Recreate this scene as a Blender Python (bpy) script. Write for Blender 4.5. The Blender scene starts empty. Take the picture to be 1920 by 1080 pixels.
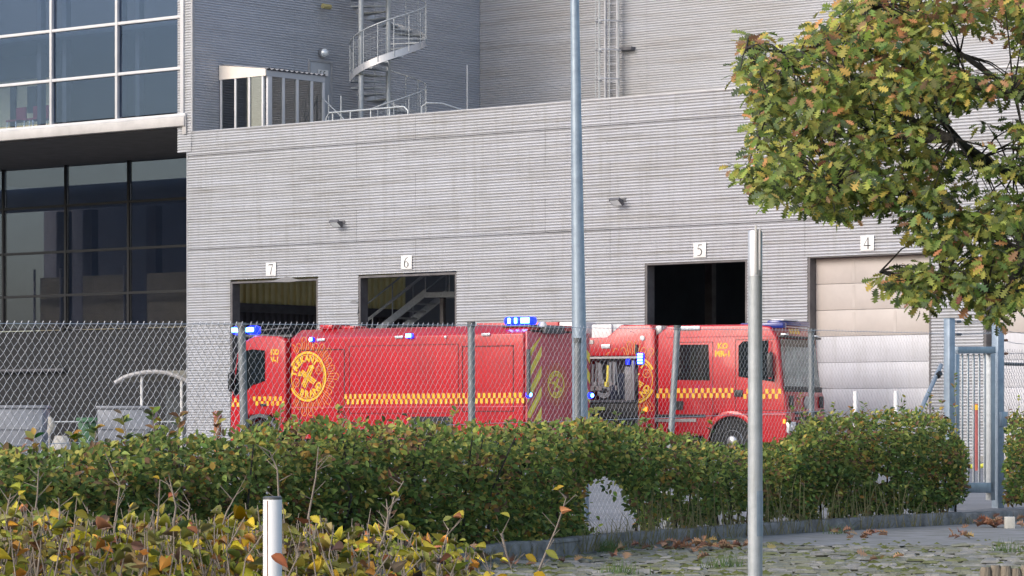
import bpy, bmesh, math, random
import numpy as np
from mathutils import Vector, Matrix, Euler
random.seed(7); rng = np.random.default_rng(7)
C = bpy.context.scene.collection
scene = bpy.context.scene
PI = math.pi
# ---------------------------------------------------------------- camera
F = 6200.0            # focal length in photo pixels (1920 wide)
CAMZ, HOR = 0.85, 800.0
cam = bpy.data.cameras.new('camera'); cam_o = bpy.data.objects.new('camera', cam); C.objects.link(cam_o)
cam_o.location = (0, 0, CAMZ); cam_o.rotation_euler = (PI/2, 0, 0)
cam.sensor_width = 36.0; cam.lens = F/1920*36.0
cam.shift_y = (HOR-540)/1920.0
cam.clip_start = 0.5; cam.clip_end = 5000
scene.camera = cam_o
# ---------------------------------------------------------------- sky, sun, exposure
SUN_EL, SUN_AZ = math.radians(30), math.radians(232)   # azimuth measured clockwise from +Y
w = bpy.data.worlds.new('World'); scene.world = w; w.use_nodes = True
nt = w.node_tree; bg = nt.nodes['Background']
sky = nt.nodes.new('ShaderNodeTexSky'); sky.sky_type = 'NISHITA'; sky.sun_disc = False
sky.sun_elevation = SUN_EL; sky.sun_rotation = SUN_AZ; sky.air_density = 1.0; sky.dust_density = 2.5; sky.ozone_density = 1.0
hs = nt.nodes.new('ShaderNodeHueSaturation'); hs.inputs['Saturation'].default_value = 0.95
nt.links.new(sky.outputs[0], hs.inputs['Color']); nt.links.new(hs.outputs[0], bg.inputs['Color'])
bg.inputs['Strength'].default_value = 0.15
sl = bpy.data.lights.new('sun', 'SUN'); so = bpy.data.objects.new('sun', sl); C.objects.link(so)
sl.energy = 0.8; sl.angle = math.radians(28); sl.color = (1.0, 0.98, 0.965)
sd = Vector((math.sin(SUN_AZ)*math.cos(SUN_EL), math.cos(SUN_AZ)*math.cos(SUN_EL), math.sin(SUN_EL)))
so.rotation_euler = sd.to_track_quat('Z', 'Y').to_euler(); so.location = sd*60
vs = scene.view_settings
vs.view_transform = 'Standard'; vs.look = 'None'; vs.gamma = 1.0; vs.use_curve_mapping = False
vs.exposure = 0.76
# ---------------------------------------------------------------- helpers
def at(px, py, Y):
    return Vector(((px-960)/F*Y, Y, CAMZ+(HOR-py)/F*Y))
def gx(px, Y): return (px-960)/F*Y

class MB:
    def __init__(s): s.v=[]; s.f=[]; s.m=[]; s.mi=0
    def add(s, vs, fs, M=None):
        o=len(s.v)
        if M is not None: vs=[tuple(M@Vector(p)) for p in vs]
        s.v.extend(tuple(p) for p in vs)
        for f in fs: s.f.append(tuple(i+o for i in f)); s.m.append(s.mi)
        return s
    def box(s, x0,x1,y0,y1,z0,z1, M=None):
        v=[(x0,y0,z0),(x1,y0,z0),(x1,y1,z0),(x0,y1,z0),(x0,y0,z1),(x1,y0,z1),(x1,y1,z1),(x0,y1,z1)]
        return s.add(v,[(0,3,2,1),(4,5,6,7),(0,1,5,4),(1,2,6,5),(2,3,7,6),(3,0,4,7)],M)
    def tube(s, pts, r, n=6, r1=None, cap=True, flat=None):
        pts=[Vector(p) for p in pts]; k=len(pts); v=[]; f=[]
        prev=None
        for i,p in enumerate(pts):
            t=(pts[min(i+1,k-1)]-pts[max(i-1,0)])
            if t.length<1e-9: t=Vector((0,0,1))
            t.normalize()
            if prev is None:
                a=Vector((0,0,1)) if abs(t.z)<.9 else Vector((1,0,0))
                u=t.cross(a).normalized()
            else:
                u=(prev-t*prev.dot(t)); 
                if u.length<1e-6: u=t.orthogonal()
                u.normalize()
            prev=u; b=t.cross(u)
            rr=r if r1 is None else r+(r1-r)*i/max(1,k-1)
            for j in range(n):
                a=2*PI*j/n
                v.append(p+u*math.cos(a)*rr+b*math.sin(a)*rr)
        for i in range(k-1):
            for j in range(n):
                f.append((i*n+j,i*n+(j+1)%n,(i+1)*n+(j+1)%n,(i+1)*n+j))
        if cap: f.append(tuple(range(n-1,-1,-1))); f.append(tuple((k-1)*n+j for j in range(n)))
        return s.add(v,f)
    def lathe(s, prof, n=16, M=None):
        v=[];f=[]
        for r,z in prof:
            for j in range(n):
                a=2*PI*j/n; v.append((r*math.cos(a),r*math.sin(a),z))
        k=len(prof)
        for i in range(k-1):
            for j in range(n): f.append((i*n+j,i*n+(j+1)%n,(i+1)*n+(j+1)%n,(i+1)*n+j))
        f.append(tuple(range(n-1,-1,-1))); f.append(tuple((k-1)*n+j for j in range(n)))
        return s.add(v,f,M)
    def prism(s, poly, h0, h1, M=None):
        """poly of (a,b); extruded from h0 to h1 on the third axis (local z)."""
        n=len(poly); v=[(a,b,h0) for a,b in poly]+[(a,b,h1) for a,b in poly]
        ar=sum(poly[i][0]*poly[(i+1)%n][1]-poly[(i+1)%n][0]*poly[i][1] for i in range(n))
        f=[tuple(range(n-1,-1,-1)),tuple(range(n,2*n))]+[(i,(i+1)%n,n+(i+1)%n,n+i) for i in range(n)]
        if (ar<0)!=(h1<h0): f=[tuple(reversed(q)) for q in f]
        return s.add(v,f,M)
    def build(s, name, mats, parent=None, loc=None, smooth=False, bevel=0, seg=2, angle=30):
        me=bpy.data.meshes.new(name); me.from_pydata(s.v,[],s.f)
        if not isinstance(mats,(list,tuple)): mats=[mats]
        for m in mats: me.materials.append(m)
        me.polygons.foreach_set('material_index',s.m)
        if bevel:
            bm=bmesh.new(); bm.from_mesh(me); bmesh.ops.remove_doubles(bm,verts=bm.verts,dist=1e-5)
            es=[e for e in bm.edges if len(e.link_faces)==2 and e.calc_face_angle(0)>math.radians(angle)]
            bmesh.ops.bevel(bm,geom=es,offset=bevel,segments=seg,profile=.5,affect='EDGES',clamp_overlap=True)
            bm.to_mesh(me); bm.free(); smooth=True
        if smooth:
            me.polygons.foreach_set('use_smooth',[True]*len(me.polygons))
            me.set_sharp_from_angle(angle=math.radians(40))
        me.update()
        o=bpy.data.objects.new(name,me); C.objects.link(o)
        if parent is not None: o.parent=parent
        if loc is not None: o.location=loc
        return o
def tag(o,label=None,cat=None,group=None,kind=None):
    if label: o['label']=label
    if cat: o['category']=cat
    if group: o['group']=group
    if kind: o['kind']=kind
    return o
def thing(name,label,cat,loc=(0,0,0),rz=0,group=None):
    o=bpy.data.objects.new(name,None); C.objects.link(o); o.location=loc; o.rotation_euler=(0,0,rz)
    o.empty_display_size=.2
    return tag(o,label,cat,group)
def copy_tree(o,parent=None):
    c=o.copy(); C.objects.link(c)
    if parent is not None: c.parent=parent
    for ch in list(o.children): copy_tree(ch,c)
    return c
# ---------------------------------------------------------------- materials
def mat(name,col,rough=.6,metal=0,var=0,scale=4,col2=None,bump=0,bscale=40,stretch=None,spec=None,coat=0,detail=6):
    m=bpy.data.materials.new(name); m.use_nodes=True; n=m.node_tree; b=n.nodes['Principled BSDF']
    b.inputs['Roughness'].default_value=rough; b.inputs['Metallic'].default_value=metal
    if spec is not None: b.inputs['Specular IOR Level'].default_value=spec
    if coat: b.inputs['Coat Weight'].default_value=coat; b.inputs['Coat Roughness'].default_value=.08
    b.inputs['Base Color'].default_value=(*col,1)
    if var or bump:
        tc=n.nodes.new('ShaderNodeTexCoord'); mp=n.nodes.new('ShaderNodeMapping')
        if stretch: mp.inputs['Scale'].default_value=stretch
        n.links.new(tc.outputs['Object'],mp.inputs[0])
    if var:
        t=n.nodes.new('ShaderNodeTexNoise'); t.inputs['Scale'].default_value=scale; t.inputs['Detail'].default_value=detail; t.inputs['Roughness'].default_value=.65
        n.links.new(mp.outputs[0],t.inputs[0])
        r=n.nodes.new('ShaderNodeValToRGB'); c2=col2 or tuple(c*(1-var) for c in col)
        r.color_ramp.elements[0].position=.32; r.color_ramp.elements[1].position=.66
        r.color_ramp.elements[0].color=(*c2,1); r.color_ramp.elements[1].color=(*col,1)
        n.links.new(t.outputs[0],r.inputs[0]); n.links.new(r.outputs[0],b.inputs['Base Color'])
        rr=n.nodes.new('ShaderNodeMapRange'); rr.inputs[3].default_value=min(1,rough*1.25); rr.inputs[4].default_value=rough*.85
        n.links.new(t.outputs[0],rr.inputs[0]); n.links.new(rr.outputs[0],b.inputs['Roughness'])
    if bump:
        t2=n.nodes.new('ShaderNodeTexNoise'); t2.inputs['Scale'].default_value=bscale; t2.inputs['Detail'].default_value=4
        n.links.new(mp.outputs[0],t2.inputs[0])
        bp=n.nodes.new('ShaderNodeBump'); bp.inputs['Strength'].default_value=bump; bp.inputs['Distance'].default_value=.02
        n.links.new(t2.outputs[0],bp.inputs['Height']); n.links.new(bp.outputs[0],b.inputs['Normal'])
    return m
def emit(name,col,strength,base=(.02,.03,.3)):
    m=mat(name,base,.25); b=m.node_tree.nodes['Principled BSDF']
    b.inputs['Emission Color'].default_value=(*col,1); b.inputs['Emission Strength'].default_value=strength
    return m
def glass(name,tint,refl=.25,rough=.01,gcol=(1,1,1),fr=.7):
    m=bpy.data.materials.new(name); m.use_nodes=True; n=m.node_tree
    for x in list(n.nodes):
        if x.type!='OUTPUT_MATERIAL': n.nodes.remove(x)
    out=[x for x in n.nodes if x.type=='OUTPUT_MATERIAL'][0]
    t=n.nodes.new('ShaderNodeBsdfTransparent'); t.inputs[0].default_value=(*tint,1)
    g=n.nodes.new('ShaderNodeBsdfGlossy'); g.inputs['Roughness'].default_value=rough; g.inputs['Color'].default_value=(*gcol,1)
    lw=n.nodes.new('ShaderNodeLayerWeight'); lw.inputs[0].default_value=.35
    ad=n.nodes.new('ShaderNodeMath'); ad.operation='MULTIPLY_ADD'; ad.inputs[1].default_value=fr; ad.inputs[2].default_value=refl; ad.use_clamp=True
    n.links.new(lw.outputs['Fresnel'],ad.inputs[0])
    mx=n.nodes.new('ShaderNodeMixShader'); n.links.new(ad.outputs[0],mx.inputs[0]); n.links.new(t.outputs[0],mx.inputs[1]); n.links.new(g.outputs[0],mx.inputs[2])
    n.links.new(mx.outputs[0],out.inputs[0])
    return m
def leafmat(name,rough=.5,trans=.3):
    m=bpy.data.materials.new(name); m.use_nodes=True; n=m.node_tree; b=n.nodes['Principled BSDF']
    out=[x for x in n.nodes if x.type=='OUTPUT_MATERIAL'][0]
    a=n.nodes.new('ShaderNodeAttribute'); a.attribute_name='tint'
    n.links.new(a.outputs['Color'],b.inputs['Base Color']); b.inputs['Roughness'].default_value=rough; b.inputs['Specular IOR Level'].default_value=.3
    t=n.nodes.new('ShaderNodeBsdfTranslucent'); n.links.new(a.outputs['Color'],t.inputs[0])
    mx=n.nodes.new('ShaderNodeMixShader'); mx.inputs[0].default_value=trans
    n.links.new(b.outputs[0],mx.inputs[1]); n.links.new(t.outputs[0],mx.inputs[2]); n.links.new(mx.outputs[0],out.inputs[0])
    return m
M={}
M['clad']=mat('silver_corrugated_steel',(.47,.483,.525),.5,.25,var=.3,scale=1.5,col2=(.385,.385,.395),stretch=(.10,1,5.0))
M['clad_dark']=mat('grey_corrugated_steel',(.42,.43,.465),.5,.25,var=.25,scale=1.2,col2=(.36,.355,.36),stretch=(.2,.2,1.6))
M['clad_side']=mat('grey_blue_corrugated_steel',(.50,.515,.56),.45,.3,var=.2,scale=1.0,col2=(.43,.44,.47),stretch=(.2,.2,1.6))
M['flash']=mat('grey_flashing',(.45,.45,.47),.45,.3,var=.2,scale=3)
M['darkframe']=mat('dark_grey_steel_frame',(.13,.13,.145),.5,.2,var=.3,scale=3)
M['jamb']=mat('dirty_dark_jamb',(.16,.15,.155),.6,.1,var=.45,scale=2.5)
M['white']=mat('white_paint',(.78,.77,.76),.45,var=.12,scale=3)
M['whiteframe']=mat('white_powder_coat',(.60,.60,.62),.4,var=.1,scale=2)
M['cream']=mat('sunlit_white_board',(.80,.73,.66),.55,var=.1,scale=2)  # white fascia board with its sunlit tone painted in
M['sill']=mat('pale_grey_sill',(.52,.50,.49),.5,var=.2,scale=2)
M['soffit']=mat('dark_soffit',(.13,.13,.14),.7,var=.2,scale=2)
M['black']=mat('black_plastic',(.015,.015,.017),.5)
M['rubber']=mat('rubber',(.02,.02,.021),.8,var=.3,scale=6)
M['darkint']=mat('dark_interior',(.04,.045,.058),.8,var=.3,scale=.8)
M['yellowwall']=mat('yellow_ochre_lining',(.85,.77,.42),.55,var=.2,scale=2,col2=(.72,.63,.30))
M['greylining']=mat('dark_grey_lining',(.10,.10,.12),.55,var=.3,scale=2)
M['concrete']=mat('concrete',(.33,.32,.31),.85,var=.35,scale=9,bump=.5,bscale=60)
M['kerb']=mat('weathered_kerb_stone',(.30,.285,.27),.85,var=.55,scale=7,col2=(.12,.115,.105),bump=.7,bscale=45)
M['asphalt']=mat('yard_asphalt',(.23,.23,.24),.85,var=.3,scale=.6,bump=.3,bscale=200)
M['path']=mat('worn_asphalt_path',(.26,.255,.26),.85,var=.35,scale=5,col2=(.16,.16,.14))
M['soil']=mat('mossy_soil',(.09,.085,.045),.95,var=.6,scale=6,col2=(.05,.045,.03),bump=.8,bscale=60)
M['galv']=mat('galvanised_steel',(.44,.47,.50),.5,.3,var=.3,scale=14,col2=(.34,.365,.39))
M['galvblue']=mat('galvanised_blue_grey_steel',(.34,.41,.49),.45,.4,var=.3,scale=10,col2=(.24,.30,.37))
M['galvold']=mat('lichened_galvanised_steel',(.42,.43,.41),.6,.3,var=.5,scale=12,col2=(.20,.205,.18))
M['wire']=mat('fence_wire',(.62,.63,.66),.4,.35)
M['wireold']=mat('old_fence_wire',(.36,.36,.38),.45,.3)
M['post']=mat('grey_green_painted_post',(.24,.26,.28),.5,.3,var=.3,scale=10)
M['alu']=mat('brushed_aluminium',(.60,.61,.65),.42,.5,var=.15,scale=8,stretch=(12,12,.5))
M['polewhite']=mat('white_plastic_tube',(.82,.83,.86),.35,var=.06,scale=4)
M['red']=mat('fire_engine_red',(.52,.005,.013),.36,0,var=.22,scale=1.4,coat=.45)
M['seam']=mat('dark_red_seam',(.07,.004,.006),.6)
M['redside']=mat('fire_engine_red_roof',(.52,.01,.02),.35,0,var=.18,scale=1.5,coat=.4)
M['lifted_red']=mat('red_with_painted_light',(.62,.10,.12),.4,0,var=.25,scale=1.0,coat=.2)  # sky light missing on the shaded tail is put into this red
M['yellow']=mat('reflective_yellow',(.88,.50,.03),.45,var=.15,scale=5)
M['yellowpale']=mat('pale_reflective_yellow',(.97,.80,.10),.45,var=.2,scale=5)
M['goldline']=mat('gold_line_print',(.75,.30,.05),.45)
M['chrome']=mat('chrome',(.7,.7,.72),.15,.95)
M['lampglass']=mat('clear_lamp_lens',(.75,.78,.80),.08,.3)
M['cabglass']=mat('dark_cab_glass',(.010,.013,.015),.06,0,spec=.6)
M['screen']=mat('windscreen_painted_reflections',(.24,.30,.275),.10,.0,var=.75,scale=2.6,col2=(.02,.026,.026),spec=.8)  # greenish white reflections painted into the glass as mottled colour
M['blue_off']=mat('unlit_blue_lens',(.015,.03,.22),.12,spec=.6)
M['blue_on']=emit('lit_blue_lens',(.004,.015,1.0),2.6)
M['blue_core']=emit('lit_blue_led_core',(.06,.32,1.0),22.0)
M['amber']=emit('amber_lamp',(1,.35,.03),1.2,base=(.5,.15,.01))
M['greybox']=mat('grey_plastic_box',(.09,.095,.10),.5)
M['silver']=mat('dull_silver_metal',(.45,.45,.46),.35,.8,var=.3,scale=6)
M['tool']=mat('grey_tool',(.30,.29,.30),.5,.3,var=.5,scale=9)
M['navy']=mat('dark_navy_cloth',(.02,.024,.05),.8,var=.3,scale=5)
M['bin_green']=mat('green_bin_plastic',(.06,.16,.08),.5,var=.2,scale=5)
M['bin_grey']=mat('grey_steel_container',(.27,.28,.31),.5,.2,var=.3,scale=3)
M['sack']=mat('white_sack',(.44,.42,.38),.8,var=.35,scale=8,bump=.6,bscale=18)
M['rust']=mat('rusty_orange_steel',(.36,.14,.06),.7,var=.5,scale=12)
M['redpost']=mat('faded_red_post',(.42,.10,.09),.55,var=.3,scale=8)
M['wood']=mat('weathered_wood',(.26,.22,.17),.85,var=.45,scale=10,stretch=(4,4,.6),bump=.5,bscale=30)
M['bark']=mat('dark_bark',(.05,.045,.04),.9,var=.5,scale=20,bump=.8,bscale=50)
M['twig']=mat('dry_twig',(.30,.25,.21),.8,var=.4,scale=25)
M['beigepanel']=mat('beige_door_panel',(.50,.45,.42),.5,var=.12,scale=1.2)
M['palepanel']=mat('pale_grey_door_panel',(.58,.58,.62),.45,var=.1,scale=1.2)
M['chip']=mat('beige_chipboard',(.60,.55,.40),.8,var=.2,scale=3)
M['digit']=mat('black_sign_print',(.03,.03,.035),.6)
M['bannertext']=mat('grey_banner_print',(.20,.20,.22),.7)
M['redchair']=mat('red_chair_fabric',(.35,.03,.07),.8)
M['creamwall']=mat('cream_office_wall',(.92,.80,.48),.8,var=.1,scale=2)
M['ceil']=mat('office_ceiling',(.10,.115,.14),.8)
M['carpet']=mat('office_carpet',(.07,.075,.10),.95)
M['glass_up']=glass('tinted_blue_glass',(.66,.71,.78),.01,gcol=(.42,.52,.68),fr=.26)
M['glass_low']=glass('dark_tinted_glass',(.80,.80,.82),.10,gcol=(.65,.67,.74))
M['glass_booth']=glass('booth_glass',(.45,.47,.48),.06)
M['leaf']=leafmat('leaf',.62,.36)
M['leafdry']=leafmat('dry_leaf',.6,.25)
stone_cols=[(.25,.25,.24),(.20,.205,.175),(.31,.305,.285),(.185,.19,.15),(.17,.185,.085),(.22,.225,.17)]
M['joint']=mat('mossy_joint_dirt',(.030,.032,.016),.95,var=.5,scale=20)
M_st=[mat('sett_stone',c,.8,var=.4,scale=14,col2=tuple(x*.6 for x in c),bump=.5,bscale=70) for c in stone_cols]

def grime(m,scale,stretch,col,lo,hi,amt):
    n=m.node_tree; b=n.nodes['Principled BSDF']; src=b.inputs['Base Color'].links[0].from_socket
    tc=n.nodes.new('ShaderNodeTexCoord'); mp=n.nodes.new('ShaderNodeMapping'); mp.inputs['Scale'].default_value=stretch
    t=n.nodes.new('ShaderNodeTexNoise'); t.inputs['Scale'].default_value=scale; t.inputs['Detail'].default_value=8; t.inputs['Roughness'].default_value=.7
    r=n.nodes.new('ShaderNodeMapRange'); r.inputs[1].default_value=lo; r.inputs[2].default_value=hi; r.inputs[4].default_value=amt
    mx=n.nodes.new('ShaderNodeMix'); mx.data_type='RGBA'; mx.inputs[7].default_value=(*col,1)
    n.links.new(tc.outputs['Object'],mp.inputs[0]); n.links.new(mp.outputs[0],t.inputs[0]); n.links.new(t.outputs[0],r.inputs[0]); n.links.new(r.outputs[0],mx.inputs[0]); n.links.new(src,mx.inputs[6]); n.links.new(mx.outputs[2],b.inputs['Base Color'])
grime(M['clad'],1.1,(.25,1,7),(.20,.185,.16),.52,.72,.75); grime(M['clad'],2.2,(2.2,1,.16),(.25,.24,.22),.50,.75,.5)
grime(M['clad_dark'],1.1,(.25,1,6),(.22,.21,.19),.52,.74,.6)
grime(M['red'],2.0,(1,1,.5),(.22,.02,.02),.52,.75,.4)
grime(M['galv'],6.0,(6,6,.5),(.20,.21,.20),.52,.75,.5); grime(M['galvblue'],5.0,(6,6,.4),(.19,.22,.25),.52,.75,.45); grime(M['polewhite'],5.0,(4,4,.8),(.5,.5,.46),.55,.8,.6)
grime(M['palepanel'],2.5,(2,1,.3),(.36,.35,.34),.5,.75,.4)
# text as mesh with Blender's built-in font
def text_geo(s,size=1,offset=0.0):
    cu=bpy.data.curves.new('t','FONT'); cu.body=s; cu.size=size; cu.offset=offset; cu.align_x='CENTER'; cu.align_y='CENTER'; cu.resolution_u=2; cu.fill_mode='FRONT'
    o=bpy.data.objects.new('t',cu); C.objects.link(o)
    dg=bpy.context.evaluated_depsgraph_get(); me=o.evaluated_get(dg).to_mesh()
    v=[tuple(p.co) for p in me.vertices]; f=[tuple(p.vertices) for p in me.polygons]
    o.evaluated_get(dg).to_mesh_clear(); bpy.data.objects.remove(o); bpy.data.curves.remove(cu)
    return v,f
def put2d(mb,v,f,Mx): mb.add(v,f,Mx)
def ribbon(mb,pts,ws,Mx,h=0.0):
    """flat stroke of varying width along 2D points"""
    n=len(pts); v=[];fa=[]
    for i,(x,y) in enumerate(pts):
        a=pts[max(0,i-1)]; b=pts[min(n-1,i+1)]
        dx,dy=b[0]-a[0],b[1]-a[1]; l=math.hypot(dx,dy) or 1
        wv=(ws[i] if hasattr(ws,'__len__') else ws)/2
        v+= [(x-dy/l*wv,y+dx/l*wv,h),(x+dy/l*wv,y-dx/l*wv,h)]
    for i in range(n-1): fa.append((2*i,2*i+1,2*i+3,2*i+2))
    mb.add(v,fa,Mx)
def arc(cx,cy,rx,ry,a0,a1,n=14):
    return [(cx+rx*math.cos(math.radians(a0+(a1-a0)*i/(n-1))),cy+ry*math.sin(math.radians(a0+(a1-a0)*i/(n-1)))) for i in range(n)]

# ---------------------------------------------------------------- ground
KERB=[(-900,12.6),(-400,14.6),(0,17.2),(300,18.6),(600,19.9),(780,20.8),(900,21.8),(1085,23.7),(1250,25.5),(1430,27.5),(1600,29.0),(1760,30.3),(1925,31.8),(2300,35.5)]
KP=[Vector((gx(p,Y),Y,0)) for p,Y in KERB]
def kerbY(px):
    for (a,ya),(b,yb) in zip(KERB,KERB[1:]):
        if px<=b: return ya+(yb-ya)*(px-a)/(b-a)
    return KERB[-1][1]
g=MB(); g.add([(-900,-300,-.10),(900,-300,-.10),(900,1500,-.10),(-900,1500,-.10)],[(0,1,2,3)])
tag(g.build('ground',M['soil']),kind='structure')
# yard behind the kerb
y=MB(); n=len(KP); vv=[(p.x,p.y+.08,0.0) for p in KP]+[(p.x*9,160,0.0) for i,p in enumerate(KP)]
y.add(vv,[(i,i+1,n+i+1,n+i) for i in range(n-1)]); tag(y.build('yard_asphalt',M['asphalt']),kind='structure')
# soil strip under the hedge
y=MB(); vv=[(p.x,p.y+.10,.045) for p in KP]+[(p.x+.55,p.y+1.5,.03) for p in KP]
y.add(vv,[(i,i+1,n+i+1,n+i) for i in range(n-1)]); tag(y.build('hedge_soil_bed',M['soil']),kind='structure')
# asphalt strip in front of the kerb
pp=[(1400,27.0,25.9),(1500,27.9,25.3),(1600,28.8,25.0),(1760,30.1,25.2),(1930,31.7,25.8),(2300,35,27)]
y=MB(); vv=[(gx(p,a),a,-.052) for p,a,b in pp]+[(gx(p,b),b,-.056) for p,a,b in pp]
k=len(pp); y.add(vv,[(k+i,k+i+1,i+1,i) for i in range(k-1)]); tag(y.build('footpath',M['path']),kind='structure')
# kerb stones
kerb=tag(bpy.data.objects.new('kerb',None),kind='structure'); C.objects.link(kerb)
def resample(pts,step):
    out=[pts[0].copy()]; acc=0
    for a,b in zip(pts,pts[1:]):
        l=(b-a).length; t=step-acc
        while t<=l: out.append(a.lerp(b,t/l)); t+=step
        acc=(acc+l)%step
    return out
ks=resample(KP,1.0)
for a,b in zip(ks,ks[1:]):
    d=(b-a).normalized(); nn=Vector((-d.y,d.x,0)); a2=a+d*.006; b2=b-d*.006; dz=random.uniform(-.008,.008)
    q=MB(); P=[a2,b2,b2+nn*.14,a2+nn*.14]
    q.add([(p.x,p.y,-.12) for p in P]+[(p.x,p.y,.055+dz+random.uniform(-.004,.004)) for p in P],[(0,3,2,1),(4,5,6,7),(0,1,5,4),(1,2,6,5),(2,3,7,6),(3,0,4,7)])
    q.build('kerb_stone',M['kerb'],kerb,bevel=.014,seg=2)
# cobble setts
cob=tag(bpy.data.objects.new('cobbled_road',None),kind='structure'); C.objects.link(cob)
def sett_mesh(sx,sy,m,seed):
    r=random.Random(seed); q=MB(); h=.035; j=lambda a:r.uniform(-a,a)
    c=[(-sx/2+j(.008),-sy/2+j(.008)),(sx/2+j(.008),-sy/2+j(.008)),(sx/2+j(.008),sy/2+j(.008)),(-sx/2+j(.008),sy/2+j(.008))]
    v=[(a,b,-.05) for a,b in c]+[(a,b,h-.014) for a,b in c]+[(a*.74,b*.74,h+j(.004)) for a,b in c]
    q.add(v,[(4,5,9,8),(5,6,10,9),(6,7,11,10),(7,4,8,11),(8,9,10,11)]); q.mi=1; q.f+=[(0,1,5,4),(1,2,6,5),(2,3,7,6),(3,0,4,7)]; q.m+=[1]*4
    o=q.build('sett',[m,M['joint']]); me=o.data; bpy.data.objects.remove(o); return me
SM=[sett_mesh(random.uniform(.10,.135),random.uniform(.085,.105),M_st[i%6],i) for i in range(18)]
setts=[]
row=0; yy=18.9
while yy<27.3:
    xx=-1.6+(row%2)*.06
    while xx<5.6:
        px=960+F*xx/yy
        lim=kerbY(px)-.12
        if px>1395:
            for (p,a,b),(p2,a2,b2) in zip(pp,pp[1:]):
                if p<=px<p2: lim=min(lim,b+(b2-b)*(px-p)/(p2-p)+.1)
        if 560<px<2000 and yy<lim: setts.append((xx+random.uniform(-.01,.01),yy+.035*math.sin(xx*2.1)+random.uniform(-.01,.01)))
        xx+=random.uniform(.115,.15)
    yy+=.112; row+=1
vis=[s for s in setts if 830<960+F*s[0]/s[1]<1925 and s[1]>20.0]; vis.sort(key=lambda s:s[1])
near=set(vis[:300]); jb=[MB() for _ in range(6)]; jj=[]
for s in setts:
    i=random.randrange(18); me=SM[i]; z=-.090+random.uniform(-.012,.014); a=random.uniform(-.1,.1)
    if s in near:
        o=bpy.data.objects.new('sett',me); C.objects.link(o); o.parent=cob; o.location=(s[0],s[1],z); o.rotation_euler=(random.uniform(-.09,.09),random.uniform(-.07,.07),a)
    else:
        Mx=Matrix.Translation((s[0],s[1],z))@Euler((random.uniform(-.09,.09),random.uniform(-.07,.07),a)).to_matrix().to_4x4()
        big_f=[tuple(p.vertices) for p in me.polygons]; n0=len(jb[i%6].f); jb[i%6].add([v.co[:] for v in me.vertices],big_f,Mx)
        for k_ in range(5,9): jb[i%6].m[n0+k_]=1
big=MB()
for i in range(6):
    o_=len(big.v); big.v+=jb[i].v; big.f+=[tuple(a+o_ for a in f) for f in jb[i].f]; big.m+=[6 if m_ else i for m_ in jb[i].m]
o=big.build('far_setts',M_st+[M['joint']],cob); o['kind']='stuff'

# ---------------------------------------------------------------- building frame
AX=Vector((.769,-.639,0)).normalized(); EX=Vector((-AX.y,AX.x,0)); P0=Vector((-9.49,96.9,0)); RZ=math.atan2(AX.y,AX.x)
def wx(px,c=0.0):
    k_=(px-960)/F; return (k_*(P0.y+c*EX.y)-P0.x-c*EX.x)/(AX.x-k_*AX.y)
def wy(px,xl):
    """local y on the plane local x = xl"""
    k_=(px-960)/F; return (k_*(P0.y+xl*AX.y)-P0.x-xl*AX.x)/(EX.x-k_*EX.y)
def lz(xl,yl,py):
    Y=P0.y+xl*AX.y+yl*EX.y; return CAMZ+(HOR-py)/F*Y
def L(px,py,c): xl=wx(px,c); return Vector((xl,c,lz(xl,c,py)))
def W(xl,yl,z=0): return P0+AX*xl+EX*yl+Vector((0,0,z))
PITCH=.0762
def corr_x(mb,x0,x1,z0,z1,y0,amp=.030,seg=10,pitch=PITCH,lap=.004):
    """horizontal ribs on a wall facing local -y"""
    n0=int(round((z1-z0)/pitch*seg)); v=[];f=[]
    for i in range(n0+1):
        z=z0+(z1-z0)*i/n0; t=2*PI*z/pitch; yv=y0-amp*(.5*(1+math.cos(t)))**.45-lap*(1-i/n0)
        v+= [(x0,yv,z),(x1,yv,z)]
    for i in range(n0): f.append((2*i,2*i+1,2*i+3,2*i+2))
    mb.add(v,f)
def corr_y(mb,y0,y1,z0,z1,x0,amp=.030,seg=10,pitch=PITCH,lap=.004):
    """horizontal ribs on a wall facing local +x"""
    n0=int(round((z1-z0)/pitch*seg)); v=[];f=[]
    for i in range(n0+1):
        z=z0+(z1-z0)*i/n0; t=2*PI*z/pitch; xv=x0+amp*(.5*(1+math.cos(t)))**.45+lap*(1-i/n0)
        v+= [(xv,y0,z),(xv,y1,z)]
    for i in range(n0): f.append((2*i,2*i+1,2*i+3,2*i+2))
    mb.add(v,f)
BAND=12*PITCH
hall=thing('warehouse_hall','low silver corrugated warehouse hall with numbered gate openings behind the fire engines','building',P0,RZ)
TOP=9.44
doors=[(wx(433),wx(597),5.04),(wx(673),wx(857),5.06),(wx(1210),wx(1402),5.10),(wx(1515),wx(1747),5.12),(wx(1845),wx(2090),5.12)]
XEND=34.0
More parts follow.
